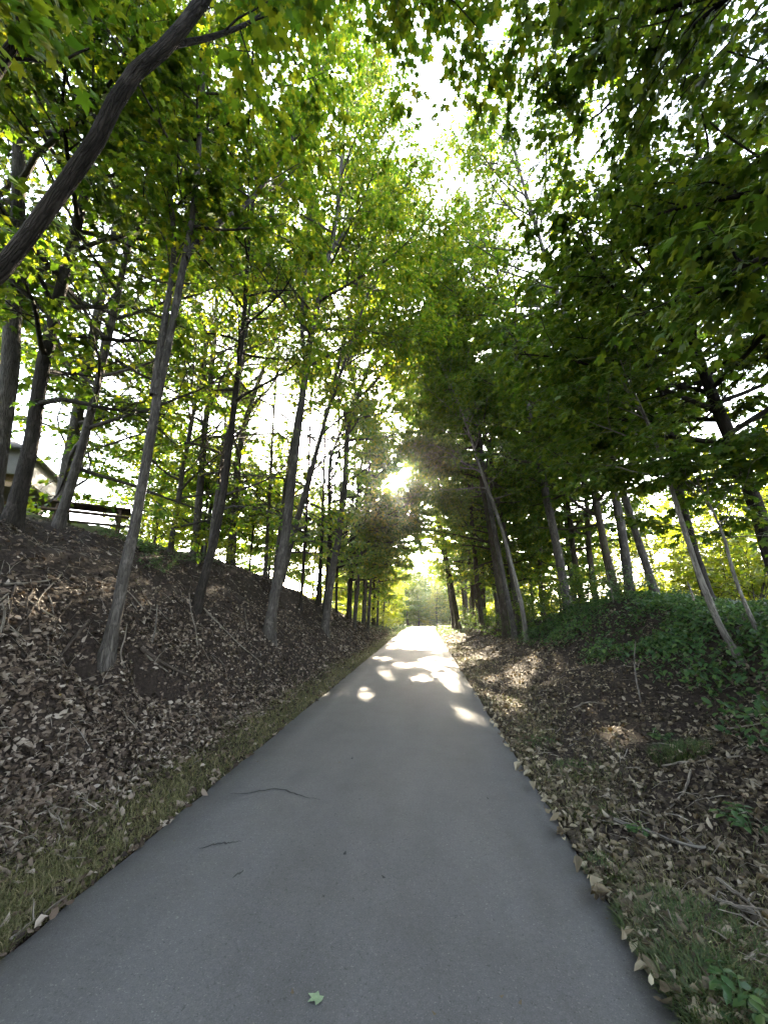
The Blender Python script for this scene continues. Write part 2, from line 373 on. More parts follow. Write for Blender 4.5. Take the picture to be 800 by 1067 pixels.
NLEAF = [0]
DENS = 1.4; LIMB = 1.3; LSC = 1.3
def build_tree(name, label, base, trunk, r0, r1, bark_m, leaf_m, seed, crown0=.35, nlimb=16, Lmax=3.0, az_bias=None, bias=.0,
               dens=1.0, leaf=.11, kind='simple', droop=.25, el=(10, 60), limbs_extra=(), cat='tree', group=None, twigs=True, sides=14, wl=.1, low=.55, nl=(5, 9), rfall=.9, full=True):
    """trunk: world points (base first). limbs_extra: [(world pts, r)] traced limbs that become parts of their own."""
    g = np.random.default_rng(seed)
    base = np.asarray(base, float)
    T = resample(np.asarray(trunk, float)-base, 44)
    s = np.linspace(0, 1, 44)
    seglen = np.linalg.norm(np.diff(T, axis=0), axis=1).sum()
    T[2:-1] += np.cumsum(g.normal(0, .004*seglen/8, (41, 3)), 0)*[1, 1, 0]*.6
    rad = r0+(r1-r0)*s**rfall
    rad = rad*(1+.4*np.exp(-s*seglen/.18))
    T = np.vstack([T[0]-[0, 0, .35], T]); rad = np.r_[rad[0]*1.25, rad]
    root = empty(name, base); tag(root, label, cat, group)
    parts = [tubes(T[None], rad[None], sides, .11, seed)]
    T = T[1:]; rad = rad[1:]
    limbs = []
    nlimb = int(nlimb*LIMB); Lmax *= LSC
    for i in range(nlimb):
        u = (i+g.random())/nlimb; t = crown0+(1-crown0)*u*.98
        k = t*43; j = min(int(k), 42); p = T[j]*(1-(k-j))+T[j+1]*(k-j)
        az = i*2.39996+g.normal(0, .35)
        if az_bias is not None and g.random() < bias: az = az_bias+g.normal(0, .65)
        e = R(el[0]+(el[1]-el[0])*u+g.normal(0, 9))
        L = Lmax*(low+(1-low)*math.sin(min(1, u*1.6+.15)*math.pi*.5))*(1-.62*max(0, u-.35)/.65)*g.uniform(.75, 1.2)
        d = np.array([math.cos(az)*math.cos(e), math.sin(az)*math.cos(e), math.sin(e)])
        rr = min(rad[j]*.55, .012+.016*L)
        limbs.append((grow_limb(g, p, d, L, 10, .25-.5*(1-u)*droop*2, wl), rr))
    def clear(P):                         # the open line to the sun stays free of branches
        w = resample(P, 40)+base-SHAFT0[0]; t = w@SUN; return not ((t > 0) & (np.linalg.norm(w-t[:, None]*SUN, axis=1) < .04+.022*t)).any()
    limbs = [l for l in limbs if clear(l[0])]
    nauto = len(limbs)
    for pts, rr in limbs_extra:
        limbs.append((resample(np.asarray(pts, float)-base, 10), rr))
    S, SR, tw, lp, ld, ln_, ls = foliage(g, limbs, dens*DENS, leaf, droop, nl=nl)
    ok = np.array([clear(q) for q in S]) if math.hypot(base[0]+1, 0) < 9 and base[1] > 5 else np.ones(len(S), bool)
    S, SR = S[ok], SR[ok]
    if nauto:
        A = np.array([l[0] for l in limbs[:nauto]]); AR = np.array([l[1] for l in limbs[:nauto]])[:, None]*np.linspace(1, .22, 10)[None]
        parts.append(tubes(A, AR, 7))
    parts.append(tubes(S, SR[:, None]*np.linspace(1, .4, 6)[None], 4))
    V, F = merge(parts); mesh_obj('trunk', V, F, bark_m, root, True)
    for pts, rr in limbs_extra:
        P = resample(np.asarray(pts, float)-base, 24)
        V, F = tubes(P[None], (rr*np.linspace(1, .35, 24))[None], 10, .10, seed+5); mesh_obj('limb', V, F, bark_m, root, True)
    keep = carve(g, lp, base, full)
    lp, ld, ln_, ls = lp[keep], ld[keep], ln_[keep], ls[keep]
    V, F = leaf_arrays(lp, ld, ln_, ls, kind, g.uniform(.3, 2.2, len(lp)))
    if twigs:
        vt, ft = tubes(tw, np.broadcast_to(np.array([.004, .003, .0015]), tw.shape[:2]), 3)
        ft = np.concatenate([ft[:, [0, 1, 2]], ft[:, [0, 2, 3]]])
        V, F = merge([(V, F), (vt[:, :3], ft)])
    mesh_obj('crown', V, F, leaf_m, root)
    NLEAF[0] += len(lp)
    return root
def traced(base_px, pix, top_extra=(0, 0, 4), hd=None):
    """trunk traced in the photo: base on the ground, the rest in the upright plane that faces the camera at the base"""
    if hd is None: b = hit(*base_px)
    else:
        b = at_dist(base_px[0], base_px[1], hd); b = np.array([b[0], b[1], float(height(b[0], b[1]))])
    dist = math.hypot(b[0]-CAM[0], b[1]-CAM[1])
    fwd = np.array([b[0]-CAM[0], b[1]-CAM[1]])/dist
    pts = [b]
    for px, py in pix:
        d = ray(px, py); t = dist/(d[:2]@fwd); pts.append(CAM+d*t)
    if top_extra is not None: pts.append(pts[-1]+np.array(top_extra, float))
    return b, np.array(pts)

# open gaps in the leaves: towards the sun, and where the photograph shows sunlit patches on the path
SHAFT0 = (CAM.copy(), SUN)
SHAFTS.append((CAM.copy(), .02, .016, SUN))
for px, py, r_ in ((378, 733, .16), (487, 757, .12), (448, 697, .45), (395, 690, .3), (425, 676, .5), (432, 664, .8), (538, 737, .14)):
    p = hit(px, py); SHAFTS.append((p, r_, .004, SUN))

_g = np.random.default_rng(44)
for k in range(20):
    p = hit(_g.uniform(395, 470), _g.uniform(658, 715)); SHAFTS.append((p, _g.uniform(.10, .30), .003, SUN))
for k in range(10):
    p = hit(_g.uniform(470, 560), _g.uniform(672, 745)); SHAFTS.append((p, _g.uniform(.08, .2), .002, SUN))
NPATH = len(SHAFTS)
_g = np.random.default_rng(909)
for k in range(95):
    y = _g.uniform(4, 17); o = np.array([_g.uniform(-6.5, -2.4), y, _g.uniform(3.2, 5)+_g.random()*6.5]); SHAFTS.append((o-SUN*.3, _g.uniform(.35, .8), .004, SUN))
for k in range(26):
    y = _g.uniform(16, 30); SHAFTS.append((np.array([_g.uniform(-6.0, -2.6), y, _g.uniform(2.5, 10)]), _g.uniform(.4, .9), .004, SUN))
for k in range(0):
    y = _g.uniform(8, 22); SHAFTS.append((np.array([_g.uniform(.5, 3.5), y, _g.uniform(6.5+.2*y, 15)]), _g.uniform(.3, .6), .003, SUN))

# =================================================================== SETTING
xs = np.unique(np.round(np.concatenate([np.arange(-7.5, 8.01, .07), np.arange(-16, -7.5, .4), np.arange(8, 18, .4), -np.geomspace(16, 420, 26), np.geomspace(18, 420, 26)]), 3))
ys = np.unique(np.round(np.concatenate([np.arange(.6, 14, .09), np.arange(14, 34, .25), np.arange(34, 100, 1.0), np.geomspace(100, 600, 14), np.arange(-12, .6, .5), -np.geomspace(12, 200, 8)]), 3))
X, Y = np.meshgrid(xs, ys); Z = height(X, Y)
V = np.stack([X.ravel(), Y.ravel(), Z.ravel()], 1); nx = len(xs)
i = np.arange(len(V)).reshape(X.shape)
F = np.stack([i[:-1, :-1], i[:-1, 1:], i[1:, 1:], i[1:, :-1]], -1).reshape(-1, 4)
ground = tag(mesh_obj('ground', V, F, M['soil'], None, True), kind='structure')

py_ = np.concatenate([np.arange(-8, 40, .06), np.arange(40, 110, .8)])
def edge(y, sgn): return path_x(y)+sgn*(1.515+.022*fbm(y*1.3, y*0+sgn*7, 31, 4)+.02*fbm(y*5.5, y*0+sgn*3, 33, 3))
cols = []
for t in np.linspace(0, 1, 9):
    x = edge(py_, -1)*(1-t)+edge(py_, 1)*t
    cols.append(np.stack([x, py_, path_z(py_)+.012+.018*(1-(2*t-1)**2)], 1))
dn = np.array([0, 0, -.10])
rows = np.stack([cols[0]+dn]+cols+[cols[-1]+dn], 1)
n, m = rows.shape[:2]; i = np.arange(n*m).reshape(n, m)
F = np.stack([i[:-1, :-1], i[:-1, 1:], i[1:, 1:], i[1:, :-1]], -1).reshape(-1, 4)
path = tag(mesh_obj('path', rows.reshape(-1, 3), F, M['asphalt'], None, False), kind='structure')
def crown_z(x, y):
    t = (x-path_x(y))/1.515; return float(path_z(y))+.012+.018*(1-min(1, t*t))
def ground_px(px, py): 
    p = hit(px, py)
    if abs(p[0]) < 1.5: 
        d = ray(px, py); t = (CAM[2]-.025)/-d[2]; p = CAM+d*t; p[2] = crown_z(p[0], p[1])
    return p
for pix, w in (([(240, 826), (258, 827), (275, 824), (290, 822), (305, 826), (320, 832), (334, 834)], .011), ([(208, 884), (222, 881), (236, 878), (252, 877)], .010), ([(243, 915), (249, 911), (254, 908)], .008)):
    P = resample([ground_px(*q) for q in pix], 26)
    P[:, 1] += fbm(np.linspace(0, 14, 26), np.zeros(26), 5)*.03
    t = unit(np.gradient(P, axis=0)); sd = np.stack([-t[:, 1], t[:, 0], 0*t[:, 0]], 1)
    ww = (w*np.sin(np.linspace(.25, 3.0, 26))*(1+.5*fbm(np.linspace(0, 12, 26), np.ones(26), 8)))[:, None]
    P[:, 2] = [crown_z(p[0], p[1])+.003 for p in P]
    V = np.concatenate([P-sd*ww, P+sd*ww]); k = np.arange(25)
    mesh_obj('crack', V, np.stack([k, k+1, k+27, k+26], 1), M['crack'], path)

# =================================================================== TREES, traced
TOPATH_L, TOPATH_R = 0.0, math.pi
def T_(name, label, base_px, pix, r0, r1, bk, lf, seed, hd=None, top=(0, 0, 4), limbs=(), cat='tree', **kw):
    b, P = traced(base_px, pix, top, hd)
    dist = math.hypot(b[0]-CAM[0], b[1]-CAM[1]); fwd = np.array([b[0]-CAM[0], b[1]-CAM[1]])/dist
    ex = []
    for lp, rr, dz in limbs:
        pts = []
        for n_, (px, py) in enumerate(lp):
            d = ray(px, py); t = (dist+dz*n_/(len(lp)-1))/(d[:2]@fwd); pts.append(CAM+d*t)
        ex.append((pts, rr))
    return build_tree(name, label, b, P, r0, r1, M[bk], M[lf], seed, limbs_extra=ex, cat=cat, **kw)

MT = 'maple_tree'
# ---- left side
# the dark limb that crosses the upper left corner (its foot is on the bank outside the frame)
b1 = np.array([-3.9, 1.55, 0]); b1[2] = height(b1[0], b1[1])
P1 = [b1, b1+[.15, .1, 1.0], at_dist(-45, 330, 3.75), at_dist(15, 275, 3.55), at_dist(52, 216, 3.3), at_dist(104, 152, 3.0), at_dist(130, 86, 2.8), at_dist(185, 42, 2.6), at_dist(212, 5, 2.5), at_dist(235, -40, 2.5), at_dist(290, -160, 2.4), at_dist(340, -330, 2.4)]
L1a = [at_dist(183, 46, 2.62), at_dist(215, 40, 2.65), at_dist(245, 30, 2.7), at_dist(272, 17, 2.8), at_dist(290, -15, 2.9)]
L1b = [at_dist(-60, 170, 3.6), at_dist(-10, 80, 3.3), at_dist(18, 42, 3.1), at_dist(42, 5, 3.0), at_dist(62, -50, 2.9)]
build_tree(MT, 'thick dark leaning trunk that crosses the top left corner over the bank', b1, P1, .068, .027, M['bark_dark'], M['leaf'], 101, crown0=.60, nlimb=16, Lmax=3.0,
           limbs_extra=[(L1a, .024), (L1b, .05)], kind='maple', leaf=.10, dens=.85, az_bias=R(75), bias=.7)
T_(MT, 'forked grey tree rooted low on the left bank beside the dark hollow', (112, 684),
   [(125, 620), (140, 545), (152, 470), (163, 405), (178, 335), (190, 275), (197, 245), (203, 200), (208, 150), (212, 90), (216, 30)], .072, .028, 'bark_grey', 'leaf', 102, top=(.1, .3, 2.0),
   limbs=[([(193, 268), (206, 250), (228, 232), (262, 210), (290, 170), (312, 130), (330, 90), (345, 40)], .05, .8), ([(160, 412), (166, 370), (172, 330), (180, 285), (182, 240), (176, 190), (165, 120)], .06, .4)],
   crown0=.5, nlimb=14, Lmax=2.3, kind='maple', leaf=.10, dens=.75)
T_(MT, 'thin dark tree on the left bank just right of the forked grey tree', (205, 632),
   [(214, 598), (225, 560), (234, 505), (240, 455), (246, 400), (252, 350), (256, 300), (258, 240)], .085, .03, 'bark_dark', 'leaf', 103, top=(0, .3, 3.5), crown0=.34, nlimb=18, Lmax=2.2, leaf=.105)
T_(MT, 'tall straight grey tree mid way along the left bank with its foot in leaf litter', (280, 662),
   [(286, 620), (297, 560), (303, 500), (310, 440), (318, 375), (328, 320), (340, 270), (347, 235), (352, 190), (356, 130)], .125, .04, 'bark_grey', 'leaf', 104, top=(.2, .5, 3.5),
   limbs=[([(318, 378), (314, 340), (316, 300), (322, 250), (326, 200)], .07, .5), ([(340, 270), (352, 250), (372, 225), (390, 200)], .05, .8)], crown0=.34, nlimb=24, Lmax=3.3, leaf=.11, az_bias=0, bias=.3)
T_(MT, 'kinked grey tree lowest on the left bank where the bank tapers off', (338, 656),
   [(344, 610), (354, 550), (361, 500), (361, 460), (364, 440), (372, 415), (384, 385), (396, 355), (408, 320), (415, 280)], .14, .045, 'bark_grey', 'leaf', 105, top=(.6, .5, 4),
   limbs=[([(372, 415), (385, 405), (402, 380), (418, 372), (432, 360)], .06, 1), ([(372, 420), (368, 395), (364, 370), (372, 340), (378, 300)], .06, .8)], crown0=.34, nlimb=26, Lmax=3.8, leaf=.12, az_bias=0, bias=.3)
T_('sapling', 'very thin straight sapling near the crest between the two big grey left trees', (313, 634),
   [(318, 560), (322, 480), (324, 430), (326, 360)], .06, .02, 'bark_dark', 'leaf', 106, top=(0, 0, 2), crown0=.5, nlimb=12, Lmax=1.7, leaf=.11, cat='young tree')
T_(MT, 'dark leaning tree on the crest of the left bank in front of the pavilion', (12, 547),
   [(25, 500), (36, 440), (46, 370), (56, 330), (67, 285), (78, 240), (88, 200), (95, 150), (100, 100), (103, 50)], .115, .045, 'bark_dark', 'leaf_dark', 107, top=(.1, .2, 3), crown0=.15, nlimb=24, Lmax=2.8, kind='maple', leaf=.11,
   limbs=[([(56, 330), (50, 305), (40, 285), (25, 275), (12, 262)], .05, -.4)])
T_(MT, 'pale grey tree behind the dark leaning tree on the left crest', (66, 520), [(80, 430), (95, 360), (108, 290), (118, 255), (122, 200), (124, 120)], .15, .05, 'bark_grey', 'leaf_dark', 108, hd=12.5, crown0=.12, nlimb=20, Lmax=3.0, leaf=.12)
T_(MT, 'grey trunk running up the left edge of the frame behind the crossing limb', (-4, 500), [(2, 450), (10, 380), (16, 280), (19, 180), (18, 90), (16, 20)], .14, .07, 'bark_grey', 'leaf_dark', 109, hd=8.6, crown0=.3, nlimb=20, Lmax=2.8, leaf=.12, kind='maple')
T_(MT, 'slim grey trunk just beyond the left crest, the first right of the picnic table', (203, 572), [(208, 520), (213, 450), (219, 400), (224, 350), (228, 280)], .14, .05, 'bark_grey', 'leaf', 110, hd=15, crown0=.16, nlimb=20, Lmax=3.0, leaf=.13)
T_(MT, 'slim grey tree beyond the left crest whose trunk bends right half way up', (241, 582), [(246, 520), (250, 460), (262, 420), (274, 385), (290, 345), (300, 290)], .16, .05, 'bark_grey', 'leaf', 111, hd=16, crown0=.18, nlimb=20, Lmax=3.2, leaf=.13)
T_('sapling', 'thin sapling beyond the left crest between bent tree and tall straight tree', (277, 588), [(281, 520), (284, 450), (288, 390)], .08, .03, 'bark_grey', 'leaf', 112, hd=17, crown0=.15, nlimb=14, Lmax=2.2, leaf=.13, cat='young tree')
for k, (bp, px_, rr, hd) in enumerate([((330, 640), [(336, 560), (338, 470), (340, 400)], .09, 19), ((362, 642), [(366, 570), (369, 500), (372, 430)], .09, 24), ((369, 645), [(373, 580), (376, 510), (380, 440)], .10, 27),
                                       ((378, 645), [(380, 590), (383, 530), (388, 470)], .11, 32), ((350, 638), [(352, 580), (356, 500), (352, 430)], .08, 22)]):
    T_('roadside_tree', 'slender dark tree in the thicket at the far end of the left bank', bp, px_, rr, .03, 'bark_dark', 'leaf_sunlit' if k in (2, 3) else 'leaf', 120+k, hd=hd, top=(.2, 0, 3.5), crown0=.22, nlimb=16, Lmax=2.6, leaf=.15,
       group='slender trees at the far end of the left bank', sides=9)
# ---- right side
T_(MT, 'dark tree leaning towards the path at the far right, last before the open end', (478, 654), [(468, 600), (460, 555), (455, 520), (448, 470), (440, 430)], .24, .08, 'bark_brown', 'leaf', 201, hd=34, top=(-.6, 0, 6), crown0=.3, nlimb=22, Lmax=4.2, leaf=.16, az_bias=TOPATH_R, bias=.4)
T_(MT, 'second dark trunk close behind the last leaning tree on the right', (473, 652), [(466, 600), (459, 560), (452, 525), (446, 480)], .2, .08, 'bark_brown', 'leaf_dark', 202, hd=38, top=(-.3, 0, 6), crown0=.3, nlimb=20, Lmax=4, leaf=.17)
T_(MT, 'slim brown tree on the right, first from the leaning pair', (502, 645), [(494, 580), (490, 520), (484, 460), (480, 400)], .15, .05, 'bark_brown', 'leaf_dark', 203, hd=23, top=(-.3, 0, 5), crown0=.32, nlimb=22, Lmax=3.6, leaf=.14, az_bias=TOPATH_R, bias=.35)
T_(MT, 'thicker brown tree of the close pair at the start of the right bank', (527, 646), [(519, 600), (510, 550), (503, 505), (497, 460), (490, 410), (480, 340)], .17, .06, 'bark_brown', 'leaf_dark', 204, hd=18.5, top=(-.4, 0, 4), crown0=.32, nlimb=24, Lmax=3.6, leaf=.13, az_bias=TOPATH_R, bias=.35)
T_(MT, 'thinner grey tree of the close pair at the start of the right bank', (536, 652), [(528, 620), (518, 570), (512, 535), (506, 500), (500, 450), (494, 400)], .11, .04, 'bark_grey', 'leaf_dark', 205, hd=16.5, top=(-.3, 0, 4), crown0=.36, nlimb=20, Lmax=3.0, leaf=.13)
T_('sapling', 'slender pale tree bowed over the right verge by the low dirt bank', (549, 669), [(544, 632), (533, 590), (522, 550), (510, 515), (500, 490), (488, 450), (474, 410)], .085, .03, 'bark_pale', 'leaf_dark', 206, top=(-.8, 0, 2), crown0=.42, nlimb=18, Lmax=2.6, leaf=.12, az_bias=TOPATH_R, bias=.3, cat='young tree')
T_(MT, 'broadest grey trunk standing on the crest of the right bank', (705, 609), [(701, 560), (694, 510), (690, 470), (686, 430), (680, 380), (674, 310)], .20, .08, 'bark_grey', 'leaf_dark', 207, top=(-.3, 0, 2), crown0=.26, nlimb=22, Lmax=3.2, kind='maple', leaf=.115, az_bias=TOPATH_R, bias=.3, dens=.85, droop=.35)
T_(MT, 'thin dark trunk on the right crest just right of the broadest trunk', (739, 622), [(727, 590), (716, 550), (706, 510), (698, 460), (690, 400)], .10, .04, 'bark_dark', 'leaf_dark', 208, hd=10.5, top=(-.2, 0, 3), crown0=.38, nlimb=18, Lmax=2.8, leaf=.115, kind='maple')
T_('sapling', 'pale curved sapling leaning left out of the green ground cover', (773, 690), [(758, 668), (744, 640), (730, 605), (718, 570), (707, 535), (697, 500), (688, 475), (676, 440)], .05, .018, 'bark_pale', 'leaf_dark', 209, top=(-.3, 0, .8), crown0=.55, nlimb=12, Lmax=1.7, leaf=.10, kind='maple', cat='young tree', az_bias=TOPATH_R, bias=.5, droop=.4)
T_('sapling', 'short pale sapling at the right edge of the frame above the ground cover', (797, 674), [(783, 645), (770, 615), (762, 590), (752, 550)], .03, .012, 'bark_pale', 'leaf_dark', 210, top=(-.2, 0, .8), crown0=.6, nlimb=9, Lmax=1.3, leaf=.10, kind='maple', cat='young tree')
T_(MT, 'thick dark trunk leaning in from the right edge of the frame', (818, 625), [(793, 545), (778, 500), (765, 465), (748, 425), (735, 390), (715, 330)], .14, .06, 'bark_dark', 'leaf_dark', 211, hd=9.6, top=(-.6, -.4, 2), crown0=.26, nlimb=22, Lmax=3.4, dens=.85, leaf=.115, kind='maple', az_bias=TOPATH_R+.3, bias=.4, droop=.35)
# two trees whose feet are outside the frame but whose leaves hang over the path
for k, (bx, by, lean, lab) in enumerate([((6.6), 2.4, (-.5, .6), 'overhanging green maple spreading over the right side of the path'), ((6.2), -.8, (-.4, .3), 'high overhanging maple whose leaves hang into the top of the frame')]):
    b = np.array([bx, by, float(height(bx, by))])
    P = [b, b+[-.1, 0, 1.5], b+[lean[0]*.3, lean[1]*.3, 3.5], b+[lean[0]*.7, lean[1]*.7, 6], b+[lean[0], lean[1], 9], b+[lean[0], lean[1], 13]]
    build_tree(MT, lab, b, P, .17, .05, M['bark_dark'], M['leaf_dark'], 220+k, crown0=.22 if k == 0 else .5, nlimb=24 if k == 0 else 22, Lmax=4.0, kind='maple', leaf=.11, az_bias=R(150) if k == 0 else R(100), bias=.4, droop=.35, el=(5, 60), dens=1.0)

g = np.random.default_rng(66)
for k, (x, y, h, lf, az) in enumerate([(-3.9, 17.5, 9.5, 'leaf', 0), (-3.9, 23, 10, 'leaf', 0), (-3.9, 29, 11, 'leaf', 0), (-4.2, 36, 13, 'leaf', 0), (-7, 31, 11, 'leaf', 0)]):
    b = np.array([x, y, float(height(x, y))]); P = [b]+[b+[g.normal(.03, .03)*z, g.normal(0, .03)*z, z] for z in (h*.25, h*.5, h*.75, h)]
    build_tree('arching_tree', 'tall leafy tree arching over the path from the left side further on', b, P, .15, .04, M['bark_dark'], M[lf], 240+k, crown0=.2, nlimb=24, Lmax=3.7, leaf=.14, dens=.9, az_bias=az, bias=.5, droop=.3, twigs=False, sides=9, group='trees arching over the path from the left')
for k, (x, y, h, lf, az) in enumerate([(4.6, 21, 14, 'leaf', math.pi), (4.4, 27, 14, 'leaf', math.pi), (4.6, 33, 14, 'leaf', math.pi), (4.6, 40, 15, 'leaf', math.pi), (5.2, 47, 14, 'leaf', math.pi), (6.8, 13.5, 13, 'leaf_dark', math.pi), (7.4, 18, 13, 'leaf_dark', math.pi)]):
    b = np.array([x, y, float(height(x, y))]); P = [b]+[b+[g.normal(-.02, .03)*z, g.normal(0, .03)*z, z] for z in (h*.25, h*.5, h*.75, h)]
    build_tree('arching_tree', 'tall leafy tree arching over the path from the right side further on', b, P, .15, .04, M['bark_brown'], M[lf], 260+k, crown0=.22, nlimb=24, Lmax=3.6, leaf=.14, dens=.62, az_bias=az, bias=.4, droop=.3, twigs=False, sides=9, group='trees arching over the path from the right')
for k, (x, y, h) in enumerate([(-6.4, 6.5, 15), (-7.2, 11, 12), (-6.0, 1.0, 14), (-8.5, 15, 10), (-9.5, 9.5, 12), (-5.6, 10.5, 16), (-5.2, 14.5, 14), (-4.2, 11.8, 18)]):
    b = np.array([x, y, float(height(x, y))]); P = [b]+[b+[(g.normal(.04, .02)+(.21 if k > 6 else 0))*z, g.normal(0, .02)*z, z] for z in (3, 6, 10, h)]
    build_tree('plateau_tree', 'tall tree on the left plateau behind the front row of trunks', b, P, .085, .03, M['bark_grey'], M['leaf'], 280+k, crown0=.07, nlimb=26, Lmax=3.2, leaf=.12, dens=.62, az_bias=0, bias=.35, droop=.25, twigs=False, sides=9, group='tall trees on the left plateau')

for k, (x, y, h, ln, lf, az, side) in enumerate([(5.6, 14.5, 18, -.10, 'leaf', math.pi, 'right'), (5.2, 20, 20, -.08, 'leaf', math.pi, 'right'), (5.4, 27, 21, -.08, 'leaf', math.pi, 'right'), (5.2, 34, 21, -.11, 'leaf', math.pi, 'right'), (5.0, 41, 20, -.1, 'leaf', math.pi, 'right'), (-3.6, 27, 14, .07, 'leaf_dark', 0, 'left'), (-3.4, 33, 16, .06, 'leaf_dark', 0, 'left'), (-3.6, 39, 18, .06, 'leaf', 0, 'left'), (-2.9, 24, 12.5, .04, 'leaf_dark', 0, 'left'), (-4.6, 13.4, 19, .19, 'leaf', 0, 'left'), (6.6, 11, 18.4, -.13, 'leaf', math.pi, 'right'), (-3.2, 21, 11, .08, 'leaf_dark', 0, 'left')]):
    b = np.array([x, y, float(height(x, y))]); P = [b]+[b+[(g.normal(0, .02)+ln)*z, g.normal(0, .02)*z, z] for z in (h*.25, h*.5, h*.75, h)]
    build_tree('canopy_tree', 'very tall tree whose high crown closes over the path from the %s' % side, b, P, .17 if side == 'right' and y > 12 else .10, .045, M['bark_grey'], M[lf], 290+k, full=False, crown0=.5 if side == 'right' or h > 18.5 else .3, nlimb=24, Lmax=3.6 if side == 'right' else 3.0, leaf=.15 if y > 12 else .12, dens=.72 if y > 12 else .5, az_bias=az, bias=.55 if side == 'right' else .3, droop=.25, twigs=False, sides=9, group='very tall trees closing over the path from the '+side)

# =================================================================== pool of woodland trees and shrubs, copied
def proto_tree(seed, h, r, bk, lf, **kw):
    g = np.random.default_rng(seed)
    P = [np.zeros(3)]
    for z in (h*.2, h*.45, h*.7, h): P.append(np.array([g.normal(0, .03*z), g.normal(0, .03*z), z]))
    return build_tree('woodland_tree', 'woodland tree', (0, 0, 0), P, r, .04, M[bk], M[lf], seed, sides=9, twigs=False, **kw)
_s = list(SHAFTS); SHAFTS.clear()
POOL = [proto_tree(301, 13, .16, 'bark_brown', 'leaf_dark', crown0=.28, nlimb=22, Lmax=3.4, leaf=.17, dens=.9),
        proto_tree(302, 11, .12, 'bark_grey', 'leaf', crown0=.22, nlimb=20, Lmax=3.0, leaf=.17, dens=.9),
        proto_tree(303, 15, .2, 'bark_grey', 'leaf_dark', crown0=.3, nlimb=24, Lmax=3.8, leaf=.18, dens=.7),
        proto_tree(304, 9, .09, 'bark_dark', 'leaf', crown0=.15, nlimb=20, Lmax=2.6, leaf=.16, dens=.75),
        proto_tree(305, 10, .12, 'bark_brown', 'leaf_sunlit', crown0=.1, nlimb=24, Lmax=3.0, leaf=.17, dens=.8)]
def proto_shrub(seed, h, lf, leaf=.1, nst=9):
    g = np.random.default_rng(seed); root = empty('shrub', (0, 0, 0)); tag(root, 'shrub', 'shrub')
    limbs = []
    for k in range(nst):
        az = k*2.4+g.normal(0, .3); e = R(g.uniform(40, 82)); d = np.array([math.cos(az)*math.cos(e), math.sin(az)*math.cos(e), math.sin(e)])
        limbs.append((grow_limb(g, np.array([g.normal(0, .12), g.normal(0, .12), -.05]), d, h*g.uniform(.6, 1.05), 10, -.15, .12), .014))
    S, SR, tw, lp, ld, ln_, ls = foliage(g, limbs, 1.1, leaf, .2)
    A = np.array([l[0] for l in limbs]); V, F = merge([tubes(A, np.full((len(A), 10), .012)*np.linspace(1, .3, 10), 5), tubes(S, SR[:, None]*np.linspace(1, .4, 6)[None], 4)])
    mesh_obj('stem', V, F, M['bark_brown'], root, True)
    V, F = leaf_arrays(lp, ld, ln_, ls, 'simple', g.uniform(.3, 2, len(lp))); mesh_obj('foliage', V, F, M[lf], root)
    return root
SHR = [proto_shrub(401, 1.7, 'leaf_dark'), proto_shrub(402, 1.9, 'leaf_sunlit'), proto_shrub(403, 1.4, 'herb', .08)]
SHAFTS += _s
used = set()
def put(pool, k, x, y, sc, label, cat, group, rz=None, sz=None, dz=0):
    p = pool[k]; rz = random.uniform(0, 6.28) if rz is None else rz
    loc = (x, y, float(height(x, y))+dz); s = (sc, sc, sz if sz else sc*random.uniform(.9, 1.12))
    if id(p) not in used:
        used.add(id(p)); p.location = loc; p.rotation_euler.z = rz; p.scale = s; o = p
    else: o = copy_tree(p, loc, rz, s)
    tag(o, label, cat, group); return o
g = np.random.default_rng(77)
# woodland behind the right bank
lab = 'woodland tree standing behind the crest of the right bank'; gp = 'woodland trees behind the right bank'
for px, hd in [(563, 24), (575, 30), (588, 21), (598, 34), (608, 26), (619, 18.5), (632, 29), (641, 23), (655, 16.5), (666, 27), (678, 20), (722, 19), (752, 24), (545, 38), (553, 29), (700, 30), (780, 18), (530, 32), (610, 44), (650, 40), (690, 46), (570, 50)]:
    p = at_dist(px, 610, hd)
    if p[0] > 8.6 and p[1] > 13: continue
    put(POOL, int(g.choice([0, 1, 2, 2, 3, 0])), p[0], p[1], g.uniform(.8, 1.1), lab, 'tree', gp)
lab = 'sunlit yellow green tree at the far side of the clearing on the right'; gp = 'sunlit trees across the clearing on the right'
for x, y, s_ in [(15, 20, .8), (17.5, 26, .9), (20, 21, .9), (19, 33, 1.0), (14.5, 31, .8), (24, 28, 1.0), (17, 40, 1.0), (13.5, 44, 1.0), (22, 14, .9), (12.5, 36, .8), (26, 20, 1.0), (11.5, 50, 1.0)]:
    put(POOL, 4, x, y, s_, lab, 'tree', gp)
# beyond the end of the path
lab = 'distant hazy tree in the wood that closes off the end of the path'; gp = 'trees beyond the end of the path'
for k in range(60):
    x = -26+54*(k+g.uniform(-.4, .4))/60+g.normal(0, 1); y = g.uniform(70, 110)+abs(x)*.2
    if abs(x-path_x(y)) < 3.0 and y < 90: x += 6.5
    put(POOL, int(g.choice([0, 3, 2, 3, 1])), x, y, g.uniform(.7, .95), lab, 'tree', gp)
for k in range(36):
    put(POOL, int(g.choice([3, 3, 0, 4])), -13+28*(k+g.uniform(-.4, .4))/36, g.uniform(68, 90), g.uniform(.75, .95), lab, 'tree', gp, sz=g.uniform(.75, 1.0))
for k in range(34):
    put(POOL, int(g.choice([0, 2, 2])), -22+48*(k+g.uniform(-.4, .4))/34, g.uniform(94, 125), g.uniform(.9, 1.15), 'distant hazy tree in the wood that closes off the end of the path', 'tree', 'trees beyond the end of the path')
lab_far = 'undergrowth shrub at the foot of the wood beyond the path end'; gp2 = 'undergrowth below the distant wood'
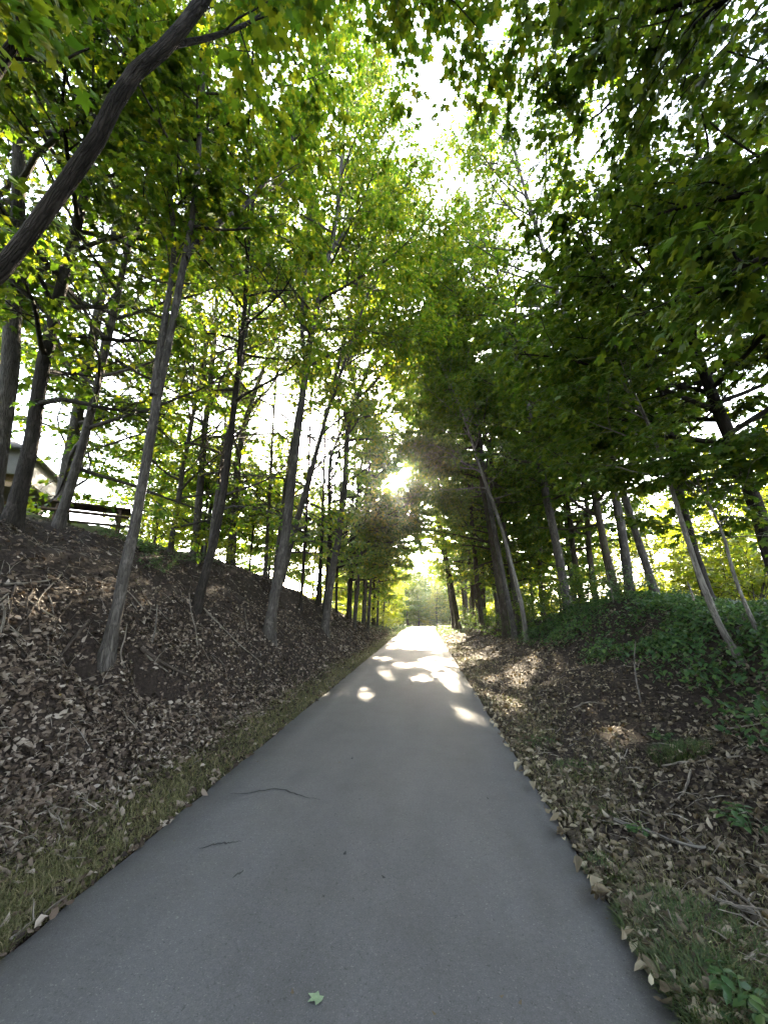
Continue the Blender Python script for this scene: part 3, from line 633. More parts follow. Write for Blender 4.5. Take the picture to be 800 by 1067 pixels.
SHRUB_FAR = [(-22+44*(k+g.uniform(-.4, .4))/46, g.uniform(72, 88), g.uniform(1.4, 2.6)) for k in range(46)]
# left: trees arching over the path further on
lab = 'yellow green tree glowing in the sun beside the far end of the path'; gp = 'sunlit trees beside the far end of the path'
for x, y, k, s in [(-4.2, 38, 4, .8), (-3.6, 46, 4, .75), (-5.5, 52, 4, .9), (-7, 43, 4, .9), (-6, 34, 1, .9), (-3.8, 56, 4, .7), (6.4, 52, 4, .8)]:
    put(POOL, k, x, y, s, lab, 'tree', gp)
lab = 'unseen tree of the same wood, added behind the viewpoint to cut front light'; gp = 'unseen trees added behind the viewpoint'  # out of view, added to cut the light falling from behind the camera
for x, y, k, s in [(-5, -6, 0, 1), (5, -7, 2, 1), (-4.5, -12, 2, 1), (4.8, -13, 0, 1), (-8, -9, 2, 1), (8, -8, 0, 1), (-5, -19, 1, 1.1), (5, -20, 2, 1), (0.5, -27, 0, 1.1), (-9, -16, 0, 1), (9, -16, 2, 1), (-10, -3, 1, 1), (10, -2, 0, 1)]:
    put(POOL, k, x, y, s, lab, 'tree', gp)
lab = 'tree lining the right side of the path beyond the bank'; gp = 'trees lining the right side of the path further on'
for x, y, k, s in [(4.6, 28, 0, .85), (5.0, 42, 2, .9), (6.0, 47, 0, .9), (5.6, 24, 3, 1.0), (7.5, 36, 2, .9), (7.0, 30, 0, .95), (8.5, 22, 2, .9)]:
    put(POOL, k, x, y, s, lab, 'tree', gp)
lab = 'tree standing in the open field beyond the left bank'; gp = 'trees in the field beyond the left bank'
for x, y, k, s in [(-11, 27, 1, .9), (-8.5, 22, 1, .9), (-14, 34, 1, 1.0), (-9, 33, 4, .95), (-17, 22, 3, 1.0), (-7, 28, 3, .9), (-20, 30, 1, 1), (-13, 18, 3, .8), (-8, 14, 3, .55), (-7.4, 17, 3, .6), (-9.6, 19, 3, .7), (-7, 20.5, 3, .55), (-11, 14, 3, .65), (-12.5, 22, 3, .9), (-9, 25, 3, .8)]:
    put(POOL, k, x, y, s, lab, 'tree', gp)
# shrubs
for x, y, s in SHRUB_FAR:
    put(SHR, 0, x, y, s, lab_far, 'shrub', gp2)
lab = 'dark leafy shrub among the trunks on the right bank'; gp = 'shrubs among the right-bank trunks'
for px, hd, k, s in [(505, 25, 0, .9), (520, 20, 0, .8), (560, 15.5, 0, .75), (585, 14.5, 2, .8), (610, 13.5, 0, .8), (545, 19, 0, .9), (630, 13, 2, .7), (600, 17, 0, .9), (655, 12, 2, .7), (490, 30, 0, 1.0), (580, 18, 0, .9)]:
    p = at_dist(px, 640, hd); put(SHR, k, p[0], p[1], s, lab, 'shrub', gp)
lab = 'bright yellow bush in full sun behind the right crest'; gp = 'sunlit bushes behind the right crest'
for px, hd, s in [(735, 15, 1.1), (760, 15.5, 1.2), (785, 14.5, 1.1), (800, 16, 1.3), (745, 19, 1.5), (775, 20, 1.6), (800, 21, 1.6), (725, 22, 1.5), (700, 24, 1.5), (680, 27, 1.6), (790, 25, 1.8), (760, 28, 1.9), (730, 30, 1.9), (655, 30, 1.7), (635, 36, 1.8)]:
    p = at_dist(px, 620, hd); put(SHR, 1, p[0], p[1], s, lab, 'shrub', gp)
lab = 'yellow green bush on the left at the far end of the path'; gp = 'sunlit bushes at the end of the left bank'
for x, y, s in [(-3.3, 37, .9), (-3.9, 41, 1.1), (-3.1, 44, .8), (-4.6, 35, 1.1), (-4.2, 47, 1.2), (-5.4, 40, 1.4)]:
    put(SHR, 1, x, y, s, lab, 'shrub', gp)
lab = 'low leafy sapling growth along the left crest'; gp = 'low leafy growth along the left crest'
for px, hd, k, s in [(165, 8.6, 2, .32), (215, 11.5, 2, .35), (190, 10.5, 2, .3), (240, 14, 1, .5), (160, 13, 1, .8), (185, 15, 1, .8), (225, 18, 1, .9), (122, 11, 2, .5)]:
    p = at_dist(px, 580, hd); put(SHR, k, p[0], p[1], s, lab, 'shrub', gp)

# =================================================================== ground stuff
def terrain_normal(x, y):
    e = .06; dx = (height(x+e, y)-height(x-e, y))/(2*e); dy = (height(x, y+e)-height(x, y-e))/(2*e)
    return unit(np.stack([-dx, -dy, np.ones_like(dx)], 1))
def sample_y(g, n, y0, y1, k=1.6):         # density falls with distance
    u = g.random(n); a = 1-k
    return (y0**a+u*(y1**a-y0**a))**(1/a)
def litter(name, n, x0, x1, y0, y1, mat_, size, seed, keep=None, k=1.5, lift=.012, grp=None, kind='ovate'):
    g = np.random.default_rng(seed)
    y = sample_y(g, n, y0, y1, k); x = g.uniform(x0, x1, n)
    if keep is not None:
        q = keep(x, y, g); x, y = x[q], y[q]
    nr = terrain_normal(x, y); z = np.where(np.abs(x-path_x(y)) < 1.5, path_z(y)+.03, height(x, y))
    a = g.uniform(0, 2*np.pi, len(x)); t = np.stack([np.cos(a), np.sin(a), 0*a], 1)
    nr2 = unit(nr+g.normal(0, .42, nr.shape)); t = unit(t-nr2*(t*nr2).sum(1, keepdims=True))
    sz = size*np.clip(np.exp(g.normal(-.06, .36, len(x))), .35, 1.7)*(1+np.clip(y-6, 0, 30)*.035)
    pos = np.stack([x, y, z+lift+g.random(len(x))*.02], 1)-t*(sz*.5)[:, None]
    V, F = leaf_arrays(pos, t, nr2, sz, kind, g.uniform(-4, 5, len(x)))
    return tag(mesh_obj(name, V, F, mat_), kind='stuff')
litter('leaf_litter', 200000, -7.0, -1.75, .7, 42, M['litter'], .054, 501,
       lambda x, y, g: g.random(len(x)) < np.clip(.08+1.0*sm(1.9, 2.4, -x), 0, 1)*np.clip(1.15-1.0*sm(2.9, 4.4, -x), .17, 1)*(.4+.75*vnoise(x*1.7, y*1.7, 8))*np.prod([1-.95*np.exp(-(((x-h[0])**2+(y-h[1])**2)/(h[2]*.95)**2)) for h in HOLLOWS], axis=0))
litter('leaf_litter', 105000, 1.52, 7.5, .7, 42, M['litter_r'], .050, 502,
       lambda x, y, g: g.random(len(x)) < np.clip(1.0-.35*sm(3.6, 5.2, x), .3, 1)*(.25+.75*vnoise(x*1.9, y*1.9, 12)))
M['edge'] = leaf_mat('pale_dead_leaf', [(0, (.05, .038, .024)), (.5, (.15, .122, .08)), (1, (.36, .32, .23))], [(0, (.05, .03, .015)), (1, (.25, .18, .06))], .15, .7, .25)
litter('edge_leaves', 1150, 1.45, 1.80, .8, 14, M['edge'], .078, 503, lambda x, y, g: g.random(len(x)) < .35+.65*vnoise(x*0, y*1.4, 4), k=1.8)
litter('edge_leaves', 1000, -1.72, -1.47, .8, 16, M['litter'], .06, 504, lambda x, y, g: g.random(len(x)) < .35+.65*vnoise(x*0, y*1.4, 5), k=1.8)

def blades(name, n, x0, x1, y0, y1, mat_, L, w, seed, keep, k=1.5):
    g = np.random.default_rng(seed)
    y = sample_y(g, n, y0, y1, k); x = g.uniform(x0, x1, n); q = keep(x, y, g); x, y = x[q], y[q]; n = len(x)
    z = height(x, y)-.005
    a = g.uniform(0, 6.283, n); ln = L*np.clip(g.normal(1, .35, n), .3, 2.2)*(1+np.clip(y-8, 0, 40)*.02); lean = g.uniform(.25, 1.1, n)
    d = np.stack([np.cos(a)*lean, np.sin(a)*lean, np.ones(n)], 1); d = unit(d)
    s = np.stack([-np.sin(a), np.cos(a), 0*a], 1)*(w*(1+np.clip(y-5, 0, 40)*.12))[:, None]
    p = np.stack([x, y, z], 1); mid = p+d*(ln*.55)[:, None]; tip = p+d*ln[:, None]+np.stack([np.cos(a), np.sin(a), -.6*np.ones(n)], 1)*(ln*.3)[:, None]
    V = np.stack([p-s, p+s, mid+s*.8, mid-s*.8, tip], 1).reshape(-1, 3); b = (np.arange(n)*5)[:, None]
    F = np.concatenate([b+[0, 1, 2], b+[0, 2, 3], b+[3, 2, 4]])
    return tag(mesh_obj(name, V, F, mat_), kind='stuff')
blades('grass', 150000, -2.9, -1.53, .8, 45, M['grass'], .055, .0022, 601, lambda x, y, g: g.random(len(x)) < (1-sm(1.95, 2.5, -x+.3*fbm(x*1.2, y*1.2, 40)))*(.45+.9*vnoise(x*2.2, y*2.2, 14)))
blades('grass', 70000, 1.53, 3.4, .8, 45, M['grass'], .06, .0022, 602, lambda x, y, g: g.random(len(x)) < (1-sm(1.9, 3.0, x+.5*fbm(x*1.1, y*1.1, 41)))*np.clip(vnoise(x*2.0, y*2.0, 15)*2.2-.55, 0, 1))
blades('grass', 30000, -12, 12, 30, 90, M['tuft'], .10, .006, 603, lambda x, y, g: (np.abs(x-path_x(y)) > 1.55), k=1.2)

# leafy ground cover on the face of the right bank
g = np.random.default_rng(55)
n = 70000; y = sample_y(g, n, 3.2, 20, 1.3); x = g.uniform(2.9, 7.2, n)
lowb = 3.62+.55*fbm(x*.8, y*.8, 61)+.25*np.clip(5-y, 0, 3)*-.2
q = g.random(n) < sm(0, .5, x-lowb)*np.clip(vnoise(x*1.5, y*1.5, 62)*2.1-.3, .1, .9)*(1-.8*sm(13, 19, y))
x, y = x[q], y[q]; n = len(x)
hh = .04+.30*g.random(n)*np.clip(vnoise(x*1.1, y*1.1, 63)*1.8, .3, 1.4)*(1-.6*sm(5, 6, x))
a = g.uniform(0, 6.283, n); d = np.stack([np.cos(a), np.sin(a), -.35-.4*g.random(n)], 1)
nr = unit(np.stack([g.normal(0, .35, n)-.25, g.normal(0, .35, n)-.2, np.ones(n)], 1))
V, F = leaf_arrays(np.stack([x, y, height(x, y)+hh], 1), d, nr, .072*np.clip(g.normal(1, .3, n), .4, 1.7), 'ovate', g.uniform(.3, 2, n))
tag(mesh_obj('ground_cover', V, F, M['herb']), kind='stuff')

# twig debris too fine and too many to count
def debris(seed, n, x0, x1, y1, mat_):
    g = np.random.default_rng(seed)
    y = sample_y(g, n, 1.0, y1, 1.6); x = g.uniform(x0, x1, n); a = g.uniform(0, 6.283, n); L = g.uniform(.05, .28, n)
    p0 = np.stack([x, y, height(x, y)+.02], 1); x1_, y1_ = x+np.cos(a)*L, y+np.sin(a)*L
    p2 = np.stack([x1_, y1_, height(x1_, y1_)+.015+g.random(n)*.05], 1); pm = (p0+p2)/2+g.normal(0, .015, (n, 3))+[0, 0, .012]
    V, F = tubes(np.stack([p0, pm, p2], 1), g.uniform(.002, .005, n)[:, None]*np.array([1, .9, .5]), 4)
    return tag(mesh_obj('twig_debris', V, F, mat_), kind='stuff')
debris(701, 1500, -5.6, -1.9, 16, M['twig']); debris(702, 1100, 1.7, 6, 14, M['twig'])

# =================================================================== sticks, roots, tufts, small things (each its own object)
def stick(name, label, pix, r, mat_, lift=.02, up=(), cat='branch', group=None, fork=None):
    P = np.array([ground_px(*q) for q in pix]); P[:, 2] += lift
    for k, dz in up: P[k, 2] += dz
    b = P[0].copy(); C = resample(P-b, 18)
    g = np.random.default_rng(abs(hash(pix[0])) % 9999); C[1:-1] += np.cumsum(g.normal(0, .004, (16, 3)), 0)*.6
    parts = [tubes(C[None], (r*np.linspace(1, .5, 18)*(1+.15*np.sin(np.arange(18)*1.7)))[None], 7, .15, 3)]
    for f in (fork or ()):
        i, dx, dy, dz, L = f; d = unit(np.array([dx, dy, dz], float)); e = grow_limb(g, C[i], d, L, 7, 0, .12)
        parts.append(tubes(e[None], (r*.6*np.linspace(1, .3, 7))[None], 6))
    V, F = merge(parts); o = mesh_obj(name, V, F, mat_, None, True); o.location = b
    return tag(o, label, cat, group)
def upright(name, label, pix, r, mat_, cat='branch'):
    """a bare stem standing on the bank: foot on the ground at the first pixel, traced up in the plane facing the camera"""
    b, P = traced(pix[0], pix[1:], None); C = resample(P-b, 14)
    C = np.vstack([C[0]-[0, 0, .1], C]); V, F = tubes(C[None], (r*np.linspace(1, .55, 15))[None], 7, .12, 4)
    o = mesh_obj(name, V, F, mat_, None, True); o.location = b; return tag(o, label, cat)
upright('dead_stem', 'whitish bare stem standing on the left bank right of the forked tree', [(158, 670), (162, 655), (163, 640), (164, 630)], .012, M['bark_pale'])
upright('dead_stem', 'crooked bare brown stem on the left bank below the thin dark tree', [(206, 674), (204, 655), (199, 640), (197, 618)], .012, M['twig'])
upright('dead_stem', 'short bent twig right against the foot of the forked grey tree', [(132, 702), (124, 682), (130, 666), (132, 652)], .012, M['twig'])
upright('dead_stem', 'small bare twig standing left of the tall straight tree', [(258, 656), (256, 645), (255, 634)], .010, M['twig'])
upright('dead_stem', 'hooked root end sticking out of the bank at the left frame edge', [(-1, 662), (4, 648), (5, 638), (2, 628)], .014, M['twig'])
upright('dead_stem', 'thin bare stem rising out of the lower edge of the ground cover', [(668, 732), (664, 715), (660, 690), (662, 668)], .013, M['bark_pale'])
upright('dead_stem', 'broken bare stem on the crest left of the dirt mound', [(639, 628), (636, 610), (632, 596)], .022, M['bark_pale'])
upright('dead_stem', 'small whitish stub standing on the far low part of right bank', [(573, 650), (572, 640)], .035, M['bark_pale'])
upright('dead_stem', 'thin stem behind the pale curved sapling on the right bank', [(728, 642), (722, 622), (716, 606)], .025, M['twig'])
stick('exposed_root', 'long pale root lying across the bank high at the left edge', [(3, 612), (18, 611), (35, 609), (52, 607)], .018, M['twig'], .03, cat='root')
stick('exposed_root', 'root running down from the dark hollow beside the forked tree', [(92, 650), (82, 662), (66, 682), (58, 700)], .022, M['root'], .04, cat='root')
stick('exposed_root', 'thick dark root bridging the lower right hollow on the left bank', [(146, 684), (162, 694), (178, 703), (196, 712)], .028, M['root'], .10, cat='root')
_q = np.random.default_rng(5)
for k in range(12):
    px, py = _q.uniform(5, 190), _q.uniform(575, 640); dx, dy = _q.uniform(-22, 22), _q.uniform(14, 34)
    stick('exposed_root', 'thin dark root trailing down the bare soil of the upper left bank', [(px, py), (px+dx*.4+_q.normal(0, 3), py+dy*.4), (px+dx, py+dy), (px+dx*1.5+_q.normal(0, 4), py+dy*1.5)], _q.uniform(.006, .013), M['root' if k % 3 else 'twig'], .03, cat='root', group='thin roots trailing down the upper left bank', fork=[(int(_q.integers(5, 12)), _q.normal(0, 1), _q.normal(0, 1), -.3, .25)])
stick('fallen_branch', 'long thin fallen branch slanting down the middle of the left bank', [(212, 636), (230, 655), (250, 674), (272, 692)], .016, M['twig'], .04, fork=[(9, .3, -.2, .4, .4)])
stick('fallen_branch', 'short pale stick slanting right of the forked tree trunk', [(128, 614), (140, 624), (150, 636)], .014, M['twig'], .04)
stick('fallen_branch', 'crooked stick with a fork below the whitish stem', [(150, 684), (160, 694), (174, 704)], .014, M['twig'], .05, fork=[(8, .2, 0, .7, .25)])
stick('fallen_branch', 'thin twig in the leaves left of the dark hollow', [(28, 628), (45, 640), (62, 648)], .012, M['twig'], .03)
stick('fallen_branch', 'dark stick lying just below the crest at left', [(60, 572), (85, 580), (105, 590)], .016, M['root'], .03)
stick('fallen_branch', 'forked dead twig on the grass edge at the lower left', [(10, 985), (25, 970), (41, 958)], .010, M['twig'], .02, fork=[(15, .1, .3, .1, .14), (11, -.2, .3, .2, .12)])
stick('fallen_branch', 'thickest pale barkless branch lying on the right verge', [(640, 859), (662, 867), (690, 877), (715, 886), (737, 889)], .017, M['bark_pale'], .03, fork=[(15, .1, .4, .2, .09)])
stick('fallen_branch', 'short grey stick between pale branch and the path edge', [(614, 878), (632, 888), (650, 901)], .012, M['twig'], .025)
stick('fallen_branch', 'upper stick of the pair at the lower right edge', [(748, 922), (768, 938), (790, 952), (803, 975)], .012, M['twig'], .03, fork=[(9, .3, .2, .1, .2)])
stick('fallen_branch', 'lower forked stick of the pair at the lower right edge', [(742, 940), (762, 950), (785, 957)], .011, M['twig'], .025, fork=[(10, .2, -.2, .1, .18)])
stick('fallen_branch', 'curved grey stick in the middle of the right slope', [(720, 806), (717, 822), (708, 836), (695, 849)], .011, M['twig'], .025)
stick('fallen_branch', 'long thin stick above the curved one on the right slope', [(690, 802), (720, 797), (750, 792), (775, 789)], .012, M['twig'], .03)
stick('fallen_branch', 'pale stick lying below the ground cover at the right edge', [(745, 764), (770, 762), (800, 758)], .014, M['twig'], .03)
stick('fallen_branch', 'slanting stick in the bottom right corner', [(778, 1012), (790, 1000), (806, 985)], .012, M['twig'], .03)
stick('fallen_branch', 'short log lying at the foot of the right bank near the leaning pair', [(486, 668), (494, 664), (504, 661)], .07, M['bark_brown'], .05)
stick('fallen_branch', 'thin stick across the leaves right of the sunlit verge', [(598, 740), (612, 733), (630, 735)], .012, M['twig'], .03)

def tuft(name, label, px, py, n, L, w, spread, mat_, cat, group=None):
    p = ground_px(px, py); g = np.random.default_rng(int(px*7+py))
    a = g.uniform(0, 6.283, n); rr = spread*np.sqrt(g.random(n)); x = p[0]+np.cos(a)*rr; y = p[1]+np.sin(a)*rr
    b = np.stack([x, y, height(x, y)], 1)-p; a2 = a+g.normal(0, .8, n); lean = g.uniform(.15, .9, n); ln = L*g.uniform(.45, 1.15, n)
    d = unit(np.stack([np.cos(a2)*lean, np.sin(a2)*lean, np.ones(n)], 1)); s = np.stack([-np.sin(a2), np.cos(a2), 0*a2], 1)*w
    mid = b+d*(ln*.55)[:, None]; tip = b+d*ln[:, None]+np.stack([np.cos(a2), np.sin(a2), -.7*np.ones(n)], 1)*(ln*.3)[:, None]
    V = np.stack([b-s, b+s, mid+s*.8, mid-s*.8, tip], 1).reshape(-1, 3); k = (np.arange(n)*5)[:, None]
    o = mesh_obj(name, V, np.concatenate([k+[0, 1, 2], k+[0, 2, 3], k+[3, 2, 4]]), mat_); o.location = p
    return tag(o, label, cat, group)
tuft('grass_tuft', 'small bright green grass tuft at the path edge on the right', 632, 912, 420, .075, .0022, .14, M['tuft'], 'grass tuft')
tuft('grass_tuft', 'wide dark grass tuft below the paired sticks in the lower right', 722, 985, 2600, .085, .0024, .34, M['tuft'], 'grass tuft')
tuft('grass_tuft', 'grass tuft in the bottom right corner beside the edge leaves', 745, 1048, 1500, .10, .0026, .24, M['tuft'], 'grass tuft')
tuft('grass_tuft', 'round green tuft alone in the middle of the right slope', 708, 786, 1400, .10, .0026, .27, M['tuft'], 'grass tuft')
tuft('grass_tuft', 'loose grass tuft by the left end of the pale branch', 618, 850, 500, .05, .0022, .18, M['tuft'], 'grass tuft')
tuft('grass_tuft', 'low grass tuft on the right verge opposite the far crack', 605, 805, 700, .055, .0026, .28, M['tuft'], 'grass tuft')
tuft('grass_tuft', 'small tuft on the right verge where the sun catches it', 560, 775, 600, .055, .0026, .28, M['tuft'], 'grass tuft')
def herb(label, px, py, n, hgt, spread, leaf):
    p = ground_px(px, py); g = np.random.default_rng(int(px*3+py)); root = empty('herb_plant', p); tag(root, label, 'plant')
    st, L = [], []
    for k in range(n):
        a = g.uniform(0, 6.283); e = R(g.uniform(35, 80)); P = grow_limb(g, np.array([0, 0, -.02]), np.array([math.cos(a)*math.cos(e)*spread, math.sin(a)*math.cos(e)*spread, math.sin(e)]), hgt*g.uniform(.6, 1.1), 6, -.3, .1); st.append(P)
        for i in range(2, 6):
            for sd in (-1, 1):
                t = P[i]-P[i-1]; q = np.arctan2(t[1], t[0])+sd*g.uniform(.5, 1.4); L.append((P[i], (math.cos(q), math.sin(q), -.15), g.uniform(.7, 1.2)*leaf))
    st = np.array(st); V, F = tubes(st, np.full(st.shape[:2], .003), 5); mesh_obj('stem', V, F, M['herb'], root)
    pos = np.array([l[0] for l in L]); d = np.array([l[1] for l in L]); s = np.array([l[2] for l in L])
    V, F = leaf_arrays(pos, d, np.stack([g.normal(0, .3, len(L)), g.normal(0, .3, len(L)), np.ones(len(L))], 1), s, 'ovate'); mesh_obj('foliage', V, F, M['herb'], root)
herb('leafy green plant at the right frame edge half way down the slope', 784, 868, 9, .22, 1.3, .07)
herb('small broad leafed plant touching the thickest pale branch', 668, 872, 7, .10, 1.3, .045)
herb('leafy plant in the bottom right corner of the frame', 775, 1055, 9, .16, 1.2, .06)
herb('little plant among the leaves on the upper right slope', 690, 770, 7, .14, 1.3, .06)
herb('leafy plant hanging over the crest beside the forked grey tree', 152, 578, 14, .38, 1.3, .09)

# dirt-covered upturned stump on the right crest
p = hit(690, 612); root = empty('upturned_stump', p); tag(root, 'brown dirt covered upturned stump on the right crest by the broadest trunk', 'stump')
u, v = np.meshgrid(np.linspace(0, 2*np.pi, 37)[:-1], np.linspace(0, np.pi, 19)); r_ = .34*(1+.35*fbm(np.cos(u)*1.7+v, np.sin(u)*1.7+v*1.3, 70))
V = np.stack([r_*np.sin(v)*np.cos(u)*1.5, r_*np.sin(v)*np.sin(u)*.9, r_*np.cos(v)*.7+.02], -1).reshape(-1, 3); i = np.arange(19*36).reshape(19, 36)
F = np.stack([i[:-1], np.roll(i, -1, 1)[:-1], np.roll(i, -1, 1)[1:], i[1:]], -1).reshape(-1, 4)
mesh_obj('root_ball', V, F, M['soil'], root, True)
g = np.random.default_rng(71); c = np.array([grow_limb(g, np.array([g.uniform(-.3, .3), 0, .15]), unit(np.array([g.normal(0, 1), -.5, .5+g.random()*.4])), g.uniform(.25, .55), 7, -.4, .2) for _ in range(9)])
V, F = tubes(c, np.full((9, 7), .012)*np.linspace(1, .3, 7), 6); mesh_obj('root', V, F, M['root'], root, True)

# leaves lying on the path
g = np.random.default_rng(81)
def path_leaf(label, px, py, size, m, group=None, kind='simple'):
    p = ground_px(px, py); a = g.uniform(0, 6.28)
    V, F = leaf_arrays(np.array([[0, 0, .006]]), np.array([[math.cos(a), math.sin(a), 0.05]]), np.array([[.1, .1, 1.]]), np.array([size]), kind, np.array([.5 if kind == 'maple' else -2.0]))
    o = mesh_obj('fallen_leaf', V, F, m); o.location = p; tag(o, label, 'leaf', group)
path_leaf('pale green lobed leaf lying on the path at the bottom of the frame', 335, 1047, .07, M['greenleaf'], None, 'maple')
for px, py in [(353, 796), (332, 764), (318, 709), (430, 747), (446, 741), (455, 1060), (540, 1048), (268, 794), (180, 876), (630, 955), (628, 938), (278, 793), (520, 1040), (305, 1040)]:
    path_leaf('tiny pale dry leaf lying on the grey asphalt', px, py, .022, M['litter_r'], 'tiny dry leaves on the asphalt')
for px, py in [(338, 935), (386, 880), (358, 893), (402, 917), (366, 792), (510, 833)]:
    path_leaf('tiny dark crumpled leaf lying on the grey asphalt', px, py, .032, M['crack'], 'tiny dark leaves on the asphalt')

# =================================================================== pavilion and picnic table on the left plateau
def part(name, boxes, m, root, w=.012):
    V, F = merge(boxes); return bevel(mesh_obj(name, V, F, m, root), w)
pt = at_dist(92, 548, 11.6); pz = float(height(pt[0], pt[1])); rot = R(38)
tb = empty('picnic_table', (pt[0], pt[1], pz), rot); tb.scale = (.86, .86, .9); tag(tb, 'brown wooden picnic table with two benches on top of the left bank', 'picnic table')
part('tabletop', [box(0, -.34+k*.17, .74, 1.9, .155, .045) for k in range(5)], M['planks'], tb)
for s in (-1, 1): part('bench', [box(0, s*.72, .44, 1.9, .24, .045)], M['planks'], tb)
for s in (-1, 1):
    part('leg_frame', [box(s*.65, 0, .40, .05, 1.55, .09), box(s*.65, 0, .67, .05, .75, .09)], M['planks'], tb)
    for q in (-1, 1):
        V, F = box(0, 0, 0, .05, .1, .85); a = q*R(30); y_, z_ = V[:, 1].copy(), V[:, 2].copy(); V[:, 1] = y_*math.cos(a)-z_*math.sin(a)+q*.0+ (q*.48); V[:, 2] = y_*math.sin(a)+z_*math.cos(a)+.35; V[:, 0] += s*.70
        V[:, 1] = V[:, 1]
        bevel(mesh_obj('leg', V, F, M['planks'], tb), .01)
pv = at_dist(-14, 520, 22.5); pz = float(height(pv[0], pv[1])); rot = R(30)
pav = empty('pavilion', (pv[0], pv[1], pz-.1), rot); tag(pav, 'open park pavilion with stone pillars and grey fascia on the left plateau', 'pavilion')
for k in range(3):
    for j in range(2):
        V, F = box(-.35-k*3.3, j*5.5, 1.35, .7, .7, 2.7); bevel(mesh_obj('pillar', V, F, M['stone'], pav), .04)
part('fascia', [box(-3.5, -.55, 3.2, 9.0, .12, 1.1), box(-3.5, 6.05, 3.2, 9.0, .12, 1.1), box(.95, 2.75, 3.2, .12, 6.48, 1.1), box(-7.95, 2.75, 3.2, .12, 6.48, 1.1)], M['shingle'], pav)
part('beam', [box(-3.5, 0, 2.63, 8.6, .2, .3), box(-3.5, 5.5, 2.63, 8.6, .2, .3)], M['planks'], pav)
Vr = np.array([(-8.3, -.95, 3.76), (1.3, -.95, 3.76), (1.3, 6.45, 3.76), (-8.3, 6.45, 3.76), (-6, 2.75, 5.4), (-1, 2.75, 5.4)], float)
Vr2 = Vr-[0, 0, .12]; 
tri = np.array([(0, 1, 5), (0, 5, 4), (1, 2, 5), (2, 3, 4), (2, 4, 5), (3, 0, 4)])
rim = []
for a_, b_ in ((0, 1), (1, 2), (2, 3), (3, 0)): rim += [(a_, a_+6, b_), (b_, a_+6, b_+6)]
mesh_obj('roof', np.concatenate([Vr, Vr2]), np.concatenate([tri, tri[:, ::-1]+6, np.array(rim)]), M['roofing'], pav)

print('leaves', NLEAF[0])
# =================================================================== light, sky, camera
HAZE = 0.0001
if HAZE:
    m, nt, out = mat('haze'); pvn = nt.nodes.new('ShaderNodeVolumePrincipled')
    pvn.inputs['Color'].default_value = (.95, .97, 1, 1); pvn.inputs['Density'].default_value = HAZE; pvn.inputs['Anisotropy'].default_value = .87
    nt.links.new(pvn.outputs[0], out.inputs['Volume'])
    V, F = box(0, 60, 12.5, 240, 300, 34); tag(mesh_obj('haze', V, F, m), kind='stuff')
w = bpy.data.worlds.new('World'); SC.world = w; w.use_nodes = True
nt = w.node_tree; nt.nodes.clear()
out = nt.nodes.new('ShaderNodeOutputWorld'); bg = nt.nodes.new('ShaderNodeBackground'); sky = nt.nodes.new('ShaderNodeTexSky')
sky.sky_type = 'NISHITA'; sky.sun_disc = False; sky.sun_elevation = SUN_EL; sky.sun_rotation = -SUN_AZ
sky.air_density = 1.0; sky.dust_density = 2.5; sky.ozone_density = 1.0
hsv = nt.nodes.new('ShaderNodeHueSaturation'); hsv.inputs['Saturation'].default_value = .52; nt.links.new(sky.outputs[0], hsv.inputs['Color'])
tc = nt.nodes.new('ShaderNodeTexCoord')
dot = nt.nodes.new('ShaderNodeVectorMath'); dot.operation = 'DOT_PRODUCT'; nt.links.new(tc.outputs['Generated'], dot.inputs[0]); dot.inputs[1].default_value = tuple(SUN)
rmp = nt.nodes.new('ShaderNodeMapRange'); rmp.inputs[1].default_value = math.cos(R(3.2)); rmp.inputs[2].default_value = math.cos(R(1.4)); rmp.inputs[3].default_value = 0; rmp.inputs[4].default_value = 900
nt.links.new(dot.outputs['Value'], rmp.inputs[0])
add = nt.nodes.new('ShaderNodeMix'); add.data_type = 'RGBA'; add.blend_type = 'ADD'; add.inputs[0].default_value = 1.0
disc = nt.nodes.new('ShaderNodeMix'); disc.data_type = 'RGBA'; disc.blend_type = 'MULTIPLY'; disc.inputs[0].default_value = 1.0; disc.inputs[7].default_value = (1, .86, .62, 1)
nt.links.new(rmp.outputs[0], disc.inputs[6])
nt.links.new(hsv.outputs[0], add.inputs[6]); nt.links.new(disc.outputs[2], add.inputs[7]); nt.links.new(add.outputs[2], bg.inputs[0])
bg.inputs[1].default_value = .15
nt.links.new(bg.outputs[0], out.inputs[0])
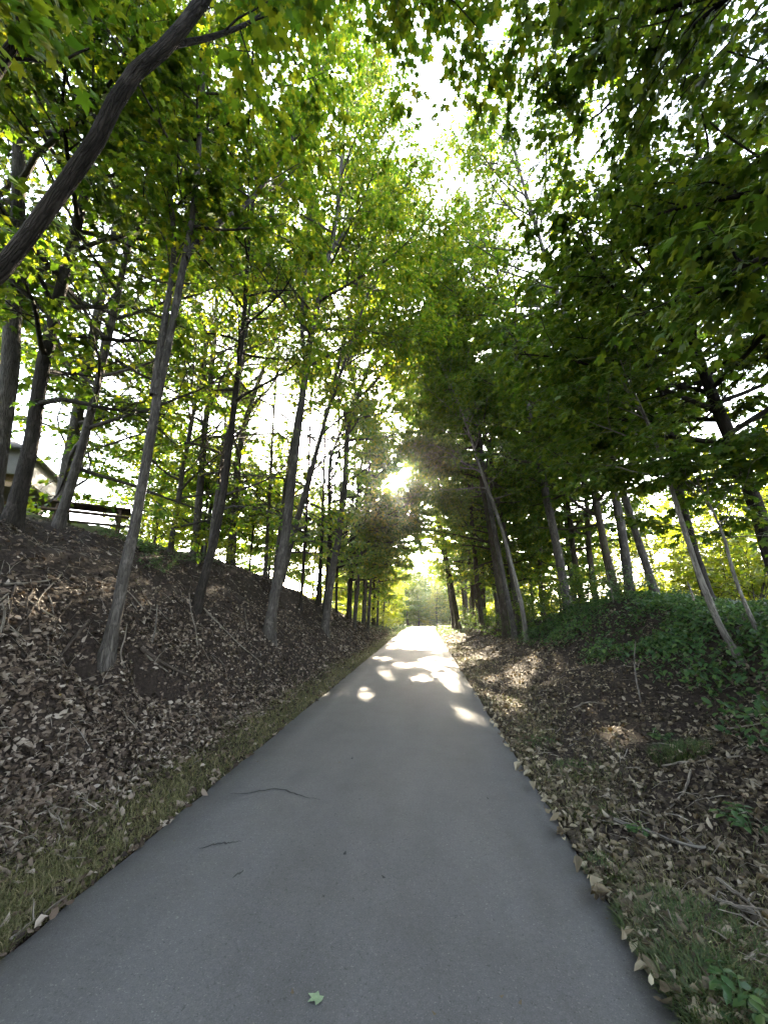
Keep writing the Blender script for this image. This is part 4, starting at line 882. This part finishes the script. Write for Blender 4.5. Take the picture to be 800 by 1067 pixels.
sl = bpy.data.lights.new('sun', 'SUN'); sl.energy = 4.2; sl.angle = R(.5); sl.color = (1, .85, .62)
so = bpy.data.objects.new('sun', sl); COL.objects.link(so); so.rotation_euler = Vector(SUN).to_track_quat('Z', 'Y').to_euler(); so.location = (0, 0, 40)
cd = bpy.data.cameras.new('camera'); co = bpy.data.objects.new('camera', cd); COL.objects.link(co)
cd.sensor_fit = 'HORIZONTAL'; cd.sensor_width = 36; cd.lens = 18; cd.clip_start = .05; cd.clip_end = 3000
co.location = tuple(CAM); co.rotation_euler = (math.pi/2+PITCH, 0, YAW); SC.camera = co
vs = SC.view_settings; vs.view_transform = 'Standard'; vs.look = 'None'; vs.gamma = 1; vs.use_curve_mapping = False; vs.exposure = 4.25
SC.render.engine = 'CYCLES'
for nm, lab, cat in (('ground', 'brown soil of the cutting with steep banks on both sides', 'ground'), ('path', 'straight grey asphalt path running through the cutting', 'path'),
                     ('leaf_litter', 'dry brown fallen leaves covering the left bank', 'leaf litter'), ('leaf_litter.001', 'tan dry leaves scattered over the right verge and slope', 'leaf litter'),
                     ('edge_leaves', 'pale curled dead leaves along the right edge of the asphalt', 'leaf litter'), ('edge_leaves.001', 'small dead leaves along the left edge of the asphalt', 'leaf litter'),
                     ('grass', 'olive grass strip along the left edge of the path', 'grass'), ('grass.001', 'patchy low grass on the right verge', 'grass'), ('grass.002', 'sunlit grass beyond the end of the banks', 'grass'),
                     ('ground_cover', 'dark green leafy ground cover on the face of the right bank', 'ground cover'), ('twig_debris', 'fine broken twigs strewn over the left bank', 'twigs'), ('twig_debris.001', 'fine broken twigs strewn over the right slope', 'twigs'),
                     ('haze', 'thin sunlit haze in the air under the trees', 'haze')):
    if nm in bpy.data.objects: tag(bpy.data.objects[nm], lab, cat)
cy = SC.cycles; cy.max_bounces = 14; cy.diffuse_bounces = 12; cy.glossy_bounces = 2; cy.transmission_bounces = 4; cy.transparent_max_bounces = 4
cy.use_denoising = True; cy.sample_clamp_indirect = 6; cy.caustics_reflective = False; cy.caustics_refractive = False
